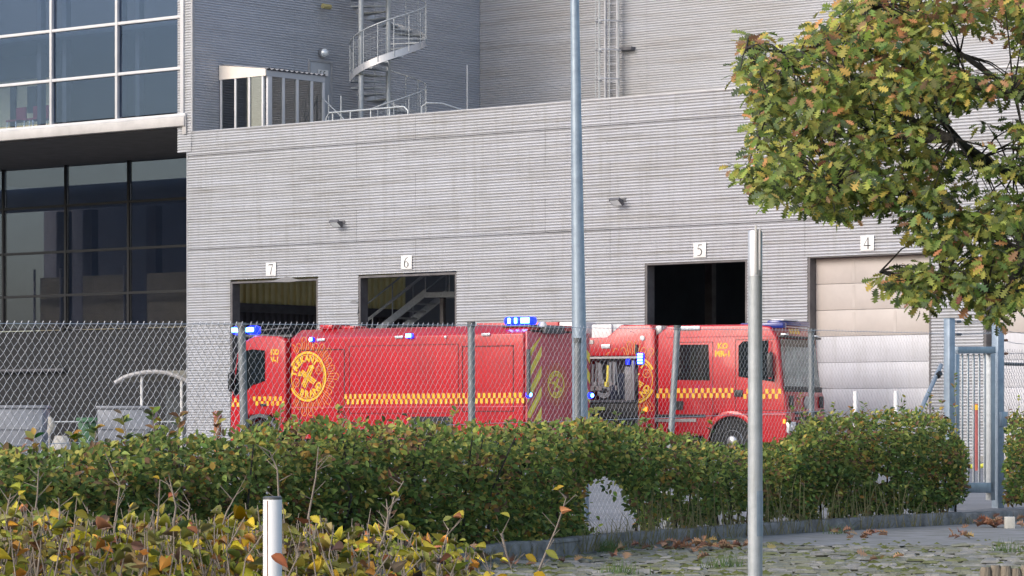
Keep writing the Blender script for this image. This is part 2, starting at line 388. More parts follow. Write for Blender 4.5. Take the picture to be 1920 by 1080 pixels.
# cladding sheets, band by band; above the doors full length in three runs, below as piers
DT=5.105
seams=[0,wx(780),wx(1145),wx(1510),XEND]
z=DT; i=0
while z<TOP-.02:
    z1=min(z+BAND,TOP)
    if TOP-z1<.25: z1=TOP
    sh=[0]+[s+ (0.0 if i%2==0 else (-2.2 if k_<2 else 0)) for k_,s in enumerate(seams[1:-1])]+[XEND]
    for a,b in zip(sh,sh[1:]):
        q=MB(); corr_x(q,a+.004,b-.004,z+(.016 if i%3==1 else 0),z1,0); q.build('cladding_sheet',M['clad'],hall,smooth=True)
    z=z1; i+=1
edges=[0]+[e for d_ in doors for e in d_[:2]]
edges=edges+[XEND]
piers=[(edges[2*k_],edges[2*k_+1]) for k_ in range(len(doors)+1)]
for a,b in piers:
    z=0.15
    bands=[.15]
    zz=DT
    while zz>.15: bands.insert(1,max(.15,zz)); zz-=BAND
    bands=sorted(set(bands))
    for z0,z1 in zip(bands,bands[1:]):
        if z1-z0<.03: continue
        q=MB(); corr_x(q,a+.003,b-.003,z0,z1,0); q.build('cladding_sheet',M['clad'],hall,smooth=True)
    q=MB(); q.box(a+.01,b-.01,.03,.28,0,DT-.01); q.build('pier_core',M['jamb'],hall)
    q=MB(); q.box(a,b,-.03,.03,0,.15); q.build('plinth',M['concrete'],hall)
q=MB(); q.box(0,XEND,.03,.28,DT+.02,TOP-.02); q.build('wall_core',M['jamb'],hall)
q=MB(); q.box(-.02,XEND,-.035,.34,TOP,TOP+.05); q.build('parapet_coping',M['flash'],hall,bevel=.008)
q=MB(); q.box(-.035,-.001,-.03,.1,.0,TOP-.002); q.build('corner_trim',M['clad'],hall)
q=MB(); q.box(0,1.9,.34,13,TOP-.35,TOP-.15); q.box(11.9,XEND,.34,13,TOP-.35,TOP-.15); q.box(1.9,11.9,.34,.6,TOP-.35,TOP-.15); q.box(1.9,11.9,11.0,13,TOP-.35,TOP-.15); q.build('roof',M['flash'],hall)
q=MB(); q.box(1.9,11.9,.6,11.0,TOP-.30,TOP-.28); q.build('added_rooflight',glass('added_rooflight_glass',(.8,.82,.82),.02),hall)  # unseen roof glazing added to brighten the hall interior
q=MB()
for xm in [1.2+2.4*i for i in range(13)]:
    z=DT+.46
    while z<TOP-.1:
        q.box(xm-.012,xm+.012,-.046,-.03,z-.012,z+.012); z+=BAND
o=q.build('cladding_screws',M['flash'],hall); o['kind']='stuff'
for k_,(a,b,h) in enumerate(doors):
    q=MB(); q.box(a-.004,a+.07,-.012,.30,0,h); q.box(b-.07,b+.004,-.012,.30,0,h); q.box(a+.07,b-.07,-.012,.30,h-.05,h+.006)
    q.build('door_frame',M['jamb'],hall)
# bent, torn edge over the first opening and beside the second (collision damage)
q=MB(); c_=L(541,520,-.03); q.add([(c_.x-.8,-.02,5.0),(c_.x,-.10,5.13),(c_.x+.5,-.02,5.0),(c_.x,-.03,4.97)],[(0,3,1),(3,2,1)]); q.build('bent_flashing',M['flash'],hall)
q=MB(); c_=L(668,565,-.03); q.add([(c_.x-.25,-.05,c_.z-.02),(c_.x+.02,-.11,c_.z+.05),(c_.x+.05,-.03,c_.z-.08),(c_.x-.02,-.02,c_.z-.4),(c_.x+.08,-.05,c_.z-.3)],[(0,2,1),(2,3,4)]); q.build('torn_sheet_edge',M['clad'],hall)
# sectional doors at gates 4 and 3
def sectional(a,b,h,lower):
    g_=tag(bpy.data.objects.new('sectional_door',None)); C.objects.link(g_); g_.parent=hall
    ph=.655; z=h-.05; i=0
    while z>.05:
        z0=max(.03,z-ph); q=MB(); q.box(a+.075,b-.075,.235,.285,z0+.003,z-.003)
        m=M['beigepanel'] if i<3 else M['palepanel']
        q.build('door_panel',m,g_,bevel=.012)
        if i<3:
            q=MB()
            for t in (1/3,2/3):
                xm=a+(b-a)*t; q.box(xm-.04,xm+.04,.230,.236,z0+.05,z-.05)
            q.build('panel_stiffener',M['beigepanel'],g_)
        z=z0; i+=1
sectional(*doors[3][:2],doors[3][2],True); sectional(*doors[4][:2],doors[4][2],True)
# hall interior
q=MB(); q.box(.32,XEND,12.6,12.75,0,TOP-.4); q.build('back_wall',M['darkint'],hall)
q=MB(); q.box(.3,XEND,.3,12.6,-.02,.004); q.build('floor_slab',M['concrete'],hall)
def ribs(y0,y1,z0,z1,m,name):
    yv=y0
    while yv<y1:
        q=MB(); q.box(.32,.44,yv,yv+.10,z0,z1); q.build(name,m,hall); yv+=.27
    q=MB(); q.box(.30,.335,y0-.2,y1,z0,z1); q.build('wall_lining',m,hall)
ribs(.35,9.0,4.52,TOP-.5,M['yellowwall'],'lining_rib'); ribs(.35,9.0,.1,4.25,M['greylining'],'lining_rib')
q=MB(); q.box(.3,.52,.3,9.2,4.26,4.51); q.build('wall_beam',M['darkframe'],hall)
q=MB(); q.box(wx(478,1.2)-.05,wx(478,1.2)+.05,1.2,1.3,0,3.9); q.box(8.3,8.5,9,9.2,0,8); q.build('inner_column',M['greylining'],hall)
q=MB(); xa=wx(1328,5.0); q.box(xa-.12,xa+.12,5,5.2,0,8.8); q.build('inner_column',M['jamb'],hall)
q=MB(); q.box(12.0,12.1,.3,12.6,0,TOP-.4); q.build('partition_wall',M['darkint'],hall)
# stair inside gate 6
st=thing('steel_staircase','steel staircase with tube rails inside the opening under number 6','staircase',P0,RZ)
cs=2.2
A=L(706,620,cs); B=L(797,548,cs); B.z=max(B.z,A.z+.1)
A0=A+(A-B)*2.4; A0.z=max(.05,A0.z)
q=MB(); dv=(B-A).normalized(); up=Vector((0,0,1))
for off in (0,.9):
    o_=Vector((0,off,0)); q.add([A0+o_+up*-.12,B+o_+up*-.12,B+o_+up*.10,A0+o_+up*.10,A0+o_+up*-.12+Vector((0,.05,0)),B+o_+up*-.12+Vector((0,.05,0)),B+o_+up*.10+Vector((0,.05,0)),A0+o_+up*.10+Vector((0,.05,0))],[(0,1,2,3),(7,6,5,4),(0,4,5,1),(3,2,6,7),(1,5,6,2),(0,3,7,4)])
q.build('stringer',M['galv'],st)
nst=int((B.z-A0.z)/.19)
for i in range(nst):
    p=A0.lerp(B,(i+.5)/nst); q=MB(); q.box(p.x-.14,p.x+.14,cs+.05,cs+.9,p.z-.02,p.z+.02); q.build('tread',M['galv'],st)
for off in (0,.9):
    q=MB(); o_=Vector((0,off+.02,0)); q.tube([A0+o_+up*1.0,B+o_+up*1.0,B+o_+up*1.0+Vector((2.5,0,0))],.025); q.tube([A0+o_+up*.55,B+o_+up*.55,B+o_+up*.55+Vector((2.5,0,0))],.02)
    for t in (0.05,.3,.55,.8,1.0):
        p=A0.lerp(B,t)+o_; q.tube([p,p+up*1.0],.02)
    for dx in (.9,1.8): q.tube([B+o_+Vector((dx,0,0)),B+o_+Vector((dx,0,1.0))],.02)
    q.build('handrail',M['galv'],st)
q=MB(); q.box(B.x,B.x+2.8,cs,cs+1.0,B.z-.15,B.z); q.build('landing',M['galv'],st)
q=MB()
for dx in (.3,2.5): q.box(B.x+dx,B.x+dx+.12,cs+.3,cs+.42,0,B.z-.15)
q.build('landing_post',M['jamb'],st)

# number signs: serif digits drawn as strokes
def digit(d):
    q=MB(); I=Matrix.Identity(4)
    if d==7:
        ribbon(q,[(-.30,.34),(-.28,.44)],.05,I); ribbon(q,[(-.30,.45),(.30,.45)],.10,I); ribbon(q,[(.28,.45),(.10,.05),(-.04,-.5)],[.05,.07,.10],I)
    if d==6:
        p=arc(0,-.2,.24,.28,0,360,22); ribbon(q,p,[.11 if abs(x)>.17 else .045 for x,y_ in p],I)
        ribbon(q,[(-.24,-.2),(-.22,.05),(-.10,.30),(.10,.44),(.25,.49)],[.11,.11,.09,.06,.03],I)
    if d==5:
        ribbon(q,[(-.14,.46),(.27,.46)],.09,I); ribbon(q,[(-.13,.48),(-.20,.08)],.05,I)
        p=[(-.20,.10),(-.02,.14),(.14,.06),(.24,-.14),(.18,-.36),(0,-.48),(-.26,-.48)]; ribbon(q,p,[.05,.08,.11,.12,.11,.07,.05],I)
    if d==4:
        ribbon(q,[(.10,.5),(.10,-.5)],.11,I); ribbon(q,[(.10,.5),(-.33,-.18)],.045,I); ribbon(q,[(-.35,-.2),(.36,-.2)],.085,I)
    return q
for d_,px,py in ((7,509,505),(6,763,492),(5,1313,469),(4,1627,456)):
    p=L(px,py,-.03); wd=.20
    t=thing('number_sign',{7:'number 7 sign, white plate above the leftmost gate opening with ochre lining',6:'number 6 sign, white plate above the opening with the steel stair',5:'number 5 sign, white plate above the pitch black gate opening',4:'number 4 sign, white plate above the closed beige sectional door'}[d_],'sign',W(p.x,-.045,p.z),RZ,'gate number signs')
    q=MB(); q.box(-wd,wd,-.012,.0,-.19,.19); q.build('plate',M['white'],t,bevel=.004)
    q=digit(d_); q.v=[(a*.28,-.016,b*.29) for a,b,c_ in q.v]; q.build('digit',M['digit'],t)
# floodlights
def flood(px,py,label,open_):
    p=L(px,py,-.25); t=thing('floodlight',label,'light',W(p.x,-.02,p.z+.06),RZ,'wall floodlights')
    q=MB(); q.box(-.03,.03,-.2,0,-.02,.02); q.box(-.12,.12,-.02,0,-.05,.05); q.build('bracket',M['darkframe'],t)
    h=thing('lamp_head',None,None); h.parent=t; h.location=(0,-.26,-.06); h.rotation_euler=(math.radians(-35),0,0)
    q=MB(); q.box(-.17,.17,-.13,.13,-.03,.05); q.build('housing',M['darkframe'],h,bevel=.012)
    q=MB(); q.box(-.135,.135,-.10,.10,-.037,-.031); q.build('lens',M['lampglass'],h)
flood(631,420,'black wall floodlight with pale lens, left one above number 6',1); flood(1157,379,'dark wall floodlight left of number 5, beside the lamp post',0)

# ---------------------------------------------------------------- tower block behind
tower=thing('tower_block','tall grey corrugated block rising behind the low warehouse roof','building',P0,RZ)
TX=.20; TY=12.97; TZ=21.0
z=8.9; 
while z<15.6:
    z1=z+BAND
    for a,b in ((.0,4.3),(4.3,8.7),(8.7,TY)):
        q=MB(); corr_y(q,a+.003,b-.003,z,z1,TX-.0,seg=8); q.build('cladding_sheet',M['clad_side'],tower,smooth=True)
    for a,b in ((TX+.02,7.0),(7.0,14.0),(14.0,21.0),(21,28),(28,40)):
        q=MB(); corr_x(q,a+.003,b-.003,z,z1,TY,seg=8); q.build('cladding_sheet',M['clad_dark'],tower,smooth=True)
    q=MB(); corr_x(q,-.40,TX-.03,z,z1,-.02,seg=8); q.build('cladding_sheet',M['clad'],tower,smooth=True)
    z=z1
q=MB(); q.box(-.42,TX-.03,0,TY+6,8.9,TZ); q.box(TX,40,TY+.05,TY+6,8.9,TZ); q.build('wall_core',M['flash'],tower)
q=MB(); q.box(TX-.03,TX+.035,-.06,.05,TOP+.05,TZ); q.build('corner_trim',M['clad_dark'],tower)
q=MB(); q.box(-.15,.0,-.10,-.05,TOP-.02,TOP+.5); q.build('downpipe_box',M['sill'],tower,bevel=.01)
# grey door and lamps on its flank
def TS(px,py): yl=wy(px,TX+.03); return Vector((TX+.03,yl,lz(TX+.03,yl,py)))
a=TS(581,115); b=TS(619,122)
q=MB(); q.box(TX+.0,TX+.055,a.y,b.y,TOP-.3,a.z); dr=q.build('door',mat('pale_grey_door',(.40,.42,.45),.5,var=.1,scale=2),tower,bevel=.01)
q=MB(); q.box(TX+.0,TX+.07,a.y-.07,a.y-.003,TOP-.3,a.z+.06); q.box(TX,TX+.07,b.y+.003,b.y+.07,TOP-.3,a.z+.06); q.box(TX,TX+.07,a.y-.003,b.y+.003,a.z+.003,a.z+.06); q.build('door_surround',M['clad_dark'],tower)
p=TS(603,137)
t=thing('door_sign','small white plate with dark marks on the grey roof door','sign',W(TX+.095,p.y,p.z),RZ)
q=MB(); q.box(0,.01,-.22,.22,-.09,.09); q.build('plate',M['white'],t)
q=MB()
for dy in (-.1,.06): 
    pts=arc(dy,0,.05,.05,60,300,10); ribbon(q,pts,.022,Matrix.Identity(4))
q.v=[(.013,a_,b_) for a_,b_,c_ in q.v]; q.build('marks',M['digit'],t)
p=TS(602,100)
t=thing('bulkhead_lamp','round silver dome lamp above the grey roof door','lamp',W(TX+.04,p.y,p.z),RZ)
q=MB(); q.lathe([(.13,0),(.15,.05),(.15,.12)],16,Matrix.Rotation(PI/2,4,'Y')); q.build('housing',M['silver'],t,smooth=True)
q=MB(); q.lathe([(.14,.12),(.12,.2),(.06,.25),(.01,.26)],16,Matrix.Rotation(PI/2,4,'Y')); q.build('dome',M['lampglass'],t,smooth=True)
p=TS(604,13)
t=thing('wall_lamp','small brass coloured cylinder lamp high on the grey flank','lamp',W(TX+.05,p.y,p.z),RZ)
q=MB(); q.box(0,.12,-.03,.03,-.02,.02); q.build('bracket',M['darkframe'],t)
q=MB(); q.lathe([(.075,-.17),(.08,-.15),(.08,.15),(.075,.17)],12,Matrix.Translation((.16,0,0))@Matrix.Rotation(PI/2,4,'X')); q.build('housing',mat('brass',(.55,.48,.22),.4,.6),t,smooth=True)

# glazed booth on the roof
by0=wy(413,TX+.03); bx1=wx(498,by0); by1=wy(607,bx1)
booth=thing('glazed_booth','small glazed lean-to booth with white fascia on the warehouse roof','booth',P0,RZ)
zt0=lz(TX,by0,123); zt1=lz(bx1,by0,129); zb=11.08
q=MB(); q.prism([(TX+.04,zb),(bx1+.05,zb),(bx1+.05,zt1),(TX+.04,zt0)],by0-.06,by0-.01,Matrix(((1,0,0,0),(0,0,1,0),(0,1,0,0),(0,0,0,1)))); q.build('front_fascia',M['cream'],booth)
q=MB(); q.box(bx1,bx1+.05,by0-.005,by1,zb,zt1-.04); q.build('side_fascia',mat('shaded_white_fascia',(.50,.51,.54),.5,var=.1),booth)  # same white fascia, its shade painted in as grey
q=MB(); v=[];f=[]; nn=60
for i in range(nn+1):
    yv=by0-.02+(by1-by0+.06)*i/nn; dz=.025*math.sin(i*2*PI/5)
    v+=[(TX+.04,yv,zt0+.02+dz),(bx1+.12,yv,zt1+dz-.0)]
for i in range(nn): f.append((2*i,2*i+1,2*i+3,2*i+2))
q.add(v,f); q.build('roof_sheet',M['flash'],booth,smooth=True)
for px in (416,443,469,494):
    xx=wx(px,by0) ; q=MB(); q.box(xx-.035,xx+.035,by0-.05,by0+.02,TOP-.2,zb-.003); q.build('post',M['whiteframe'],booth,bevel=.006)
for px in (504,530,556,583,605):
    yv=wy(px,bx1); ww=.09 if px==504 else .05; q=MB(); q.box(bx1-.03,bx1+.05,yv-ww,yv+ww,TOP-.2,zb-.003); q.build('post',M['whiteframe'],booth,bevel=.006)
xs=[wx(p_,by0) for p_ in (416,443,469,494)]
for a,b in zip(xs,xs[1:]):
    q=MB(); q.box(a+.038,b-.038,by0-.02,by0-.012,TOP-.15,zb-.005); q.build('pane',M['glass_booth'],booth)
ys=[wy(p_,bx1) for p_ in (504,530,556,583,605)]
for a,b in zip(ys,ys[1:]):
    q=MB(); q.box(bx1+.006,bx1+.014,a+.055,b-.055,TOP-.15,zb-.005); q.build('pane',M['glass_booth'],booth)

# spiral stair
sp_y=wy(728,TX+1.55); sp_x=TX+1.55
spiral=thing('spiral_staircase','galvanised spiral staircase with caged balusters beside the grey flank','staircase',W(sp_x,sp_y,TOP-.15),RZ)
zb0=TOP-.15
q=MB(); q.tube([(0,0,0),(0,0,6.5)],.075,12); q.build('centre_column',M['galv'],spiral,smooth=True)
R_=1.15; rise=2.5; per=15; z_left=lz(sp_x,sp_y,150)-zb0
loc_ang=lambda wa: wa-RZ   # world angle to local
nsteps=int(6.0/rise*per)
zz=lambda i:i*rise/per+.1
# angle so that at world angle 180deg (image left) height is z_left
i_left=(z_left-.1)/rise*per
def ang(i): return loc_ang(PI)+(i-i_left)*2*PI/per
for i in range(nsteps):
    a0,a1=ang(i),ang(i)+2*PI/per*1.12; zt=zz(i); q=MB()
    v=[]
    for a_,r_ in ((a0,.07),(a0,R_),((a0+a1)/2,R_),(a1,R_),(a1,.07)):
        v.append((r_*math.cos(a_),r_*math.sin(a_)))
    q.prism(v,zt-.035,zt); q.build('step',M['galvold' if i%4==1 else 'galv'],spiral)
def helix(off,r,i0,i1,n=70):
    return [(r*math.cos(ang(i0+(i1-i0)*k_/n)),r*math.sin(ang(i0+(i1-i0)*k_/n)),zz(i0+(i1-i0)*k_/n)+off) for k_ in range(n+1)]
q=MB()
h0=helix(-.16,R_+.015,0,nsteps,140); h1=helix(.06,R_+.015,0,nsteps,140)
v=h0+h1; k_=len(h0); q.add(v,[(i,i+1,k_+i+1,k_+i) for i in range(k_-1)]); q.build('stringer',M['alu'],spiral,smooth=True)
q=MB(); q.tube(helix(1.05,R_+.02,0,nsteps,140),.024,8); q.build('handrail',M['galv'],spiral,smooth=True)
q=MB()
for i in range(nsteps):
    a_=ang(i+.5); r_=R_+.02; q.tube([(r_*math.cos(a_),r_*math.sin(a_),zz(i+.5)-.1),(r_*math.cos(a_),r_*math.sin(a_),zz(i+.5)+1.05)],.017,6)
q.build('baluster',M['galv'],spiral)
q=MB()
for o_ in (.2,.36,.52,.68,.84): q.tube(helix(o_,R_+.02,0,nsteps,120),.006,4,cap=False)
for i in range(nsteps*4):
    a_=ang(i/4); r_=R_+.02; q.tube([(r_*math.cos(a_),r_*math.sin(a_),zz(i/4)+.05),(r_*math.cos(a_),r_*math.sin(a_),zz(i/4)+.86)],.005,4,cap=False)
o=q.build('infill_grid',M['galv'],spiral); o['kind']='stuff'
pl=L(677,100,sp_y-1.0); q=MB(); q.tube([(pl.x-sp_x,pl.y-sp_y,0),(pl.x-sp_x,pl.y-sp_y,6.5)],.085,10); q.build('support_post',M['galv'],spiral,smooth=True)

# roof rail, rod, ladder
rail=thing('roof_railing','grey tube guard rail along the warehouse roof edge','railing',P0,RZ)
yr=1.2; a=L(612,224,yr); b=L(765,198,yr); zr=TOP+.42
q=MB(); q.tube([(a.x,yr,TOP-.1),(a.x,yr,zr-.15),(a.x+.12,yr,zr),(b.x-.15,yr,zr),(b.x,yr,zr-.12),(b.x+.02,yr,TOP-.1)],.028,8); q.build('top_rail',M['galv'],rail,smooth=True)
for t_ in (.08,.3,.55,.78):
    xx=a.x+(b.x-a.x)*t_; q=MB(); q.tube([(xx,yr,TOP-.15),(xx,yr,zr-.03)],.025,8); q.build('rail_post',M['galv'],rail,smooth=True)
r2=thing('roof_hatch_railing','short curved tube hoop rail right of the roof guard rail','railing',P0,RZ)
a=L(790,200,yr); q=MB(); q.tube([(a.x,yr,TOP-.2),(a.x+.03,yr,TOP+.38),(a.x+.2,yr,TOP+.47),(a.x+.5,yr+.3,TOP+.46),(a.x+.8,yr+.8,TOP+.3)],.028,8); q.build('hoop',M['galv'],r2,smooth=True)
q=MB(); q.tube([(a.x+.8,yr+.8,TOP-.2),(a.x+.8,yr+.8,TOP+.3)],.024,8); q.build('rail_post',M['galv'],r2,smooth=True)
r3=thing('landing_railing','thin grey stair rail beside the glazed booth and the door','railing',P0,RZ)
yq=wy(640,bx1+.3); q=MB()
q.tube([(bx1+.1,yq-.6,TOP+1.15),(bx1+1.3,yq-.4,TOP+.1)],.02,6); q.build('top_rail',M['galv'],r3)
for dx,h in ((.25,1.25),(.75,1.2)):
    q=MB(); q.tube([(bx1+dx,yq-.5,TOP-.2),(bx1+dx,yq-.5,TOP+h)],.022,6); q.build('rail_post',M['galv'],r3)
p=TS(876,195); yl=wy(876,TX+1.2); t=thing('roof_rod','thin white rod standing on the roof near the inner corner','rod',W(TX+1.2,yl,TOP-.15),RZ)
zt=lz(TX+1.2,yl,122)-TOP+.15
q=MB(); q.tube([(0,0,.8),(0,0,zt)],.022,8); q.build('rod',M['white'],t); q=MB(); q.tube([(0,0,0),(0,0,.85)],.04,8); q.build('base_tube',M['galv'],t)
# caged ladder
xa,xb=wx(1136,TY-.2),wx(1162,TY-.2); cx=(xa+xb)/2
lad=thing('caged_ladder','galvanised roof ladder with safety cage on the upper grey wall','ladder',W(cx,TY,TOP-.2),RZ)
for s_ in (-1,1):
    q=MB(); q.box(s_*.24-.03,s_*.24+.03,-.30,-.22,0,7); q.build('stile',M['alu'],lad)
q=MB(); z=.2
while z<6.9: q.tube([(-.22,-.26,z),(.22,-.26,z)],.015,6); z+=.27
q.build('rungs',M['alu'],lad)
for z in (.6,1.5,2.4,3.3,4.2,5.1):
    q=MB(); q.tube([(.38*math.cos(t_)*1.0,-.28-.62*math.sin(t_),z) for t_ in [PI*i/12 for i in range(13)]],.022,6); q.build('hoop',M['alu'],lad)
for t_ in (.05,.25,.5,.75,.95):
    q=MB(); a_=PI*t_; q.box(.38*math.cos(a_)-.016,.38*math.cos(a_)+.016,-.29-.62*math.sin(a_),-.275-.62*math.sin(a_),.3,6.5); q.build('cage_bar',M['galv'],lad)
for z in (1.3,3.35):
    q=MB(); q.box(.2,.75,-.24,-.02,z-.04,z+.05); q.build('wall_bracket',M['darkframe'],lad)

# ---------------------------------------------------------------- office block (left)
off=thing('office_block','glazed office block with white window grid and dark recessed ground floor','building',P0,RZ)
XL=-22.0; SY=7.3
zs=[10.04,11.37,12.88,14.4,15.9]
mx_=[wx(345),wx(222),wx(99),wx(-24)]; st_=mx_[2]-mx_[3]
while mx_[-1]>XL: mx_.append(mx_[-1]-st_)
for i,xm in enumerate(mx_):
    wd=.05 if i else .07
    q=MB(); q.box(xm-wd,xm+wd,-.10,.06,zs[0],16.5); q.build('mullion',M['whiteframe'],off,bevel=.008)
for a,b in zip(mx_,mx_[1:]):
    for z in zs[1:]:
        q=MB(); q.box(b+.053,a-.053,-.09,.05,z-.045,z+.045); q.build('transom',M['whiteframe'],off,bevel=.008)
    for z0,z1 in zip(zs,zs[1:]):
        q=MB(); q.box(b+.06,a-.06,-.015,-.003,z0+.05,z1-.05)
        o=q.build('pane',M['glass_up'],off); 
        o.rotation_euler=(random.uniform(-.0012,.0012),0,0)
q=MB(); q.box(XL,mx_[0]+.16,-.12,.05,zs[0]-.10,zs[0]-.003); q.build('window_sill',M['whiteframe'],off,bevel=.01)
q=MB(); q.box(XL,-.02,-.16,.10,9.66,zs[0]-.103); q.build('fascia',M['sill'],off,bevel=.015)
q=MB(); q.box(XL,-.04,.10,SY+.5,9.62,9.80); q.build('soffit',M['soffit'],off)
# upper floor interior
q=MB(); q.box(XL,-.45,.25,9,9.85,9.98); q.build('upper_floor',M['carpet'],off)
q=MB(); q.box(XL,-.45,.3,9,12.72,12.84); q.build('ceiling',M['ceil'],off)
q=MB(); q.box(XL,-.45,9,9.1,9.98,16.4); q.box(-.46,-.44,.3,9,9.98,16.4); q.build('inner_wall',M['darkint'],off)
q=MB(); xa,xb=wx(8,3.2),wx(98,3.2); q.box(xa-1.0,xb+.1,3.2,3.3,9.98,12.0); q.build('cream_partition',M['creamwall'],off)
q=MB(); q.box(xa-1.0,xb+.6,3.0,3.5,12.0,12.72); q.build('bulkhead',M['ceil'],off)
for pa,pb,za,zb_ in ((50,66,10.9,11.75),(18,27,10.5,11.8)):
    q=MB(); q.box(wx(pa,3.1),wx(pb,3.1),3.12,3.19,za,zb_); q.build('dark_picture',M['black'],off)
for px,lb in ((30,'red chair alone behind the office window, nearest the left picture edge'),(62,'middle red chair behind the lower left office window'),(72,'red chair behind the office window, closest to the first white mullion')):
    xx=wx(px,1.4); t=thing('office_chair',lb,'chair',W(xx,1.4,9.985),RZ,'red chairs behind the office window')
    q=MB(); q.box(-.24,.24,-.22,.24,.42,.48); q.build('seat',M['redchair'],t,bevel=.02)
    q=MB(); q.box(-.24,.24,.20,.25,.45,.90); q.build('backrest',M['redchair'],t,bevel=.02)
    for sx_ in (-1,1):
        for sy_ in (-1,1):
            q=MB(); q.tube([(sx_*.22,sy_*.2,0),(sx_*.2,sy_*.18,.43)],.02,6); q.build('leg',M['chrome'],t)
for px in (78,125,230,262):
    q=MB(); xx=wx(px,1.0); q.box(xx-.09,xx+.09,.9,1.1,9.98,16.2); q.build('inner_column',M['darkframe'],off)
# lower recessed glazing
zl=[4.15,5.26,6.72,8.26,9.62]
ml=[wx(352,SY),wx(243,SY),wx(125,SY),wx(8,SY)]; dl=ml[2]-ml[3]
while ml[-1]>XL: ml.append(ml[-1]-dl)
ml[0]=.0
for xm in ml:
    q=MB(); q.box(xm-.045,xm+.045,SY-.08,SY+.05,zl[0],zl[-1]); q.build('mullion',M['black'],off)
for a,b in zip(ml,ml[1:]):
    for z in zl[:-1]:
        q=MB(); q.box(b+.047,a-.047,SY-.07,SY+.05,z-.04,z+.04); q.build('transom',M['black'],off)
    for z0,z1 in zip(zl,zl[1:]):
        q=MB(); q.box(b+.05,a-.05,SY-.01,SY+.002,z0+.042,z1-.042); q.build('pane',M['glass_low'],off)
q=MB(); q.box(XL,.0,SY+7,SY+7.1,0,9.6); q.box(-.06,-.01,SY+.1,SY+7,0,9.6); q.build('inner_wall',M['ceil'] if False else mat('grey_inner_wall',(.30,.30,.32),.8),off)
q=MB(); q.box(XL,0,SY+.1,SY+7,3.9,4.06); q.build('mid_floor',M['carpet'],off)
cy=SY+.5
for pa,pb,yt in ((75,118,505),(155,242,500),(275,352,495)):
    p=L(pa,yt,cy); p2=L(pb,yt,cy)
    for k_ in range(3):
        q=MB(); q.box(p.x,p2.x,cy,cy+.06,4.06+k_*.62,4.06+(k_+1)*.62-.01); q.build('chipboard_sheet',M['chip'],off)
for px in (137,256,88):
    q=MB(); xx=wx(px,SY+1.0); q.box(xx-.03,xx+.03,SY+.4,SY+.46,4.06,6.2); q.build('white_upright',M['whiteframe'],off)
    q=MB(); q.box(xx+.25,xx+.7,SY+1.2,SY+1.5,4.06,8.2); q.build('inner_column',mat('blue_grey_column',(.15,.16,.19),.6),off)
for a,b in zip(ml,ml[1:]):   # pale tube behind the top lights imitates a reflected band
    pass
q=MB(); q.tube([(XL,SY+3.2,8.85),(-.3,SY+3.2,8.85)],.42,16); q.build('reflected_band_tube',mat('pale_reflected_band',(.62,.64,.60),.5),off,smooth=True)
# banner seen from behind: mirrored lettering
bn=thing('goods_banner','white banner with mirrored dark lettering hanging behind the dark glazing','banner',P0,RZ)
a=L(176,580,SY+.6); b=L(241,603,SY+.6)
q=MB(); q.box(a.x,b.x,SY+.6,SY+.61,b.z,a.z); q.build('cloth',mat('banner_cloth',(.75,.76,.78),.7),bn)
v,f=text_geo('varemodtagelse',.30); mxx=max(abs(p[0]) for p in v); sc=(b.x-a.x)*.47/mxx
q=MB(); q.add([((a.x+b.x)/2-p[0]*sc,SY+.592,(a.z+b.z)/2+p[1]*sc*1.1) for p in v],[tuple(reversed(q_)) for q_ in f]); q.build('lettering',M['bannertext'],bn)
# dark ground floor
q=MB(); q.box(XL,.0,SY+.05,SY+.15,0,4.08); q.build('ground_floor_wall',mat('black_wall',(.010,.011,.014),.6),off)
q=MB(); q.tube([(XL,SY-.1,2.75),(wx(125,SY),SY-.1,2.75)],.06,8); q.build('pipe',M['darkframe'],off)
# pipe bollard rail on low wall
rl=thing('low_guard_rail','thin grey guard rail in front of the dark ground floor','railing',P0,RZ)
q=MB(); q.tube([(XL,1.0,1.0),(-.1,1.0,1.0)],.025,6); q.build('rail',M['galv'],rl)
for i in range(9):
    q=MB(); q.tube([(-1.0-i*2.2,1.0,0),(-1.0-i*2.2,1.0,1.0)],.025,6); q.build('rail_post',M['galv'],rl)
# neighbouring block out of frame on the left, what the dark glazing mirrors
nb=MB(); nb.box(-75,-62,0,320,0,13); nb.build('neighbouring_block_wall',mat('grey_brick',(.20,.20,.22),.9,var=.3,scale=.5))
tag(bpy.data.objects['neighbouring_block_wall'],kind='structure')

